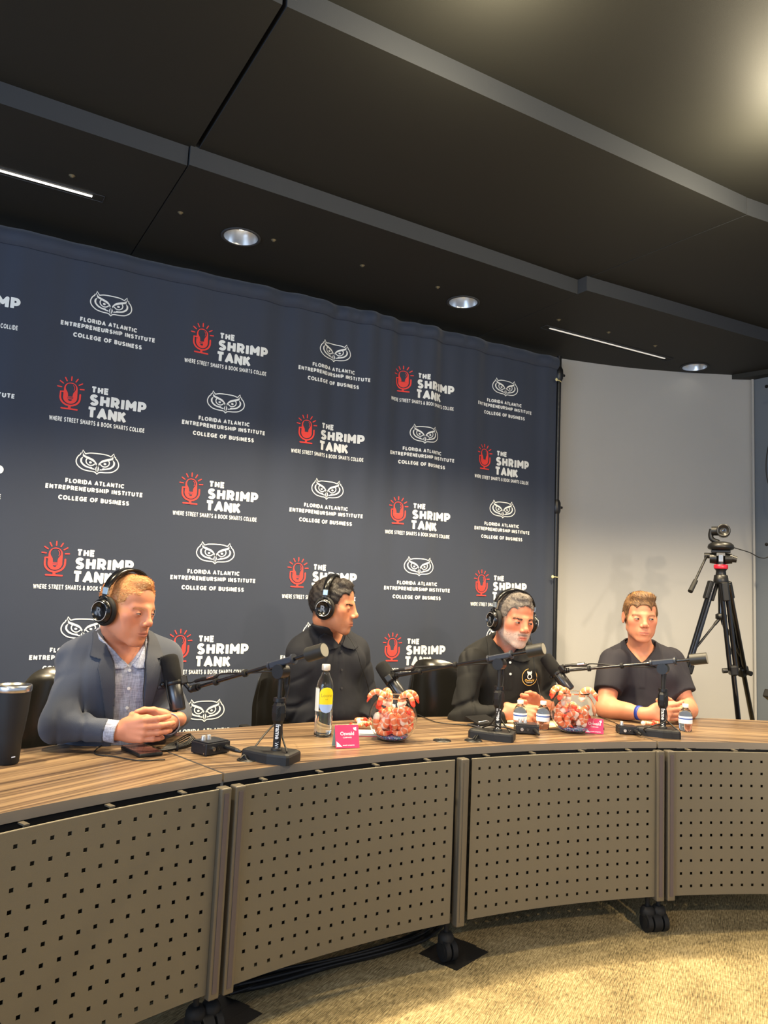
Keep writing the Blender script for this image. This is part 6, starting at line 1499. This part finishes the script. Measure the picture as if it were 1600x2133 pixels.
h0 = Rz@Vector((-.066, .0, 0))+Vector((0, 0, z1+.050)); h1 = tp(1438, 1232, TT_-.10); mb = MB(); mb.tube(spline([h0, h0+(h1-h0)*.15+Vector((0, 0, .012)), h1], 5), .0065, 8); hd = TB(mb, 'pan_handle', M_tp)
mb = MB(); dd = (h0-h1).normalized(); mb.cyl(h1, h1+dd*.085, .0135, .0125, n=14); TB(mb, 'grip', M_rubber, hd)
mb = MB(); mb.cyl(h0-cb_*.02, h0+cb_*.03, .016, n=14); TB(mb, 'handle_clamp', M_tp, hd)
for s2 in (1,): mb = MB(); mb.cyl(Rz@Vector((.058, 0, 0))+Vector((0, 0, z1+.035)), Rz@Vector((.082, 0, 0))+Vector((0, 0, z1+.03)), .021, .017, n=16); TB(mb, 'tilt_knob', M_tp)
# conference camera
cz = z1+.082; ct_ = thing('conference_camera', 'black pan and tilt conference camera with a round lens on the tripod', 'camera', og+Vector((0, 0, cz)), math.atan2(cb_.y, cb_.x))
mb = MB(); mb.lathe([(.050, 0), (.066, .006), (.070, .016), (.066, .030), (.052, .042), (.030, .047), (.001, .048)], n=40); bs = mb.build('base', M_tp, ct_)
mb = MB(); 
for k, (x, z) in enumerate(((-.004, .026), (.004, .026), (0, .019))): mb.sphere((x+.002, -.064+.0*k, z), .004, 8, 6, sc=(1, .6, .8))
mb.build('status_light', mat('status_led', (225, 235, 255), .4, emit=1.6), bs)
mb = MB(); mb.tube(spline([(-.010, .0, .044), (-.044, .0, .060), (-.052, 0, .085), (-.046, 0, .118)], 6), [.014]*19, 10); mb.build('arm', M_tp, ct_)
mb = MB(); mb.cyl((-.048, .0, .108), (-.012, .0, .108), .026, n=24); mb.cyl((.014, .034, .108), (.014, -.030, .108), .036, n=30); hdd = mb.build('lens_housing', M_tp, ct_)
mb = MB(); mb.lathe([(.036, 0), (.037, .010), (.034, .014), (.028, .014), (.026, .009), (.022, .009), (.020, .005), (.014, .004), (.001, .003)], (.014, -.030, .108), 36, ax=(0, -1, 0), cap=False); mb.build('lens_barrel', mat('lens_ring', (34, 33, 31), .3), hdd)
mb = MB(); mb.sphere((.014, -.026, .108), .0155, 18, 10, sc=(1, .6, 1)); mb.build('lens', mat('lens_glass', (12, 10, 16), .04, spec=1.0, coat=1), hdd)
cable([og+Vector((0, 0, cz+.015))+cb_*.068, at_t(1562, 1151, 4.25), at_t(1585, 1162, 4.3), at_t(1606, 1157, 4.35), at_t(1660, 1120, 4.5)], .0028, 'thin black camera cable running off to the right')
# cord and little fixtures on the right wall
cable([at_t(1622, 880, 5.05), at_t(1602, 925, 5.02), at_t(1596, 975, 5.0), at_t(1604, 1015, 5.0), at_t(1625, 1030, 5.0)], .004, 'black cord looping on the grey blue wall at the right edge', name='power_cord')
for (px, py), lab in (((1597, 805), 'small dark screw near the top of the grey blue wall'), ((1597, 1134), 'small dark screw on the grey blue wall beside the tripod')):
    p = at_t(px, py, 5.15); mb = MB(); mb.sphere((0, 0, 0), .012, 10, 6); o = mb.build('wall_screw', M_dark); o.location = p; tag(o, lab, 'screw')
p = at_t(1606, 1452, 3.9); t = thing('lamp_stand', 'edge of a dark stand just visible at the right side of the frame', 'stand', (p.x+.02, p.y, 0))
mb = MB(); mb.cyl((0, 0, .02), (0, 0, p.z+.3), .012, n=12); mb.build('pole', M_black, t); mb = MB(); mb.box((-.0, 0, p.z), (.09, .06, .045), .006, rot=Matrix.Rotation(.5, 3, 'Y')); mb.build('clamp', M_black, t); mb = MB(); mb.lathe([(.16, 0), (.16, .012), (.02, .02)], n=24); mb.build('base', M_black, t)
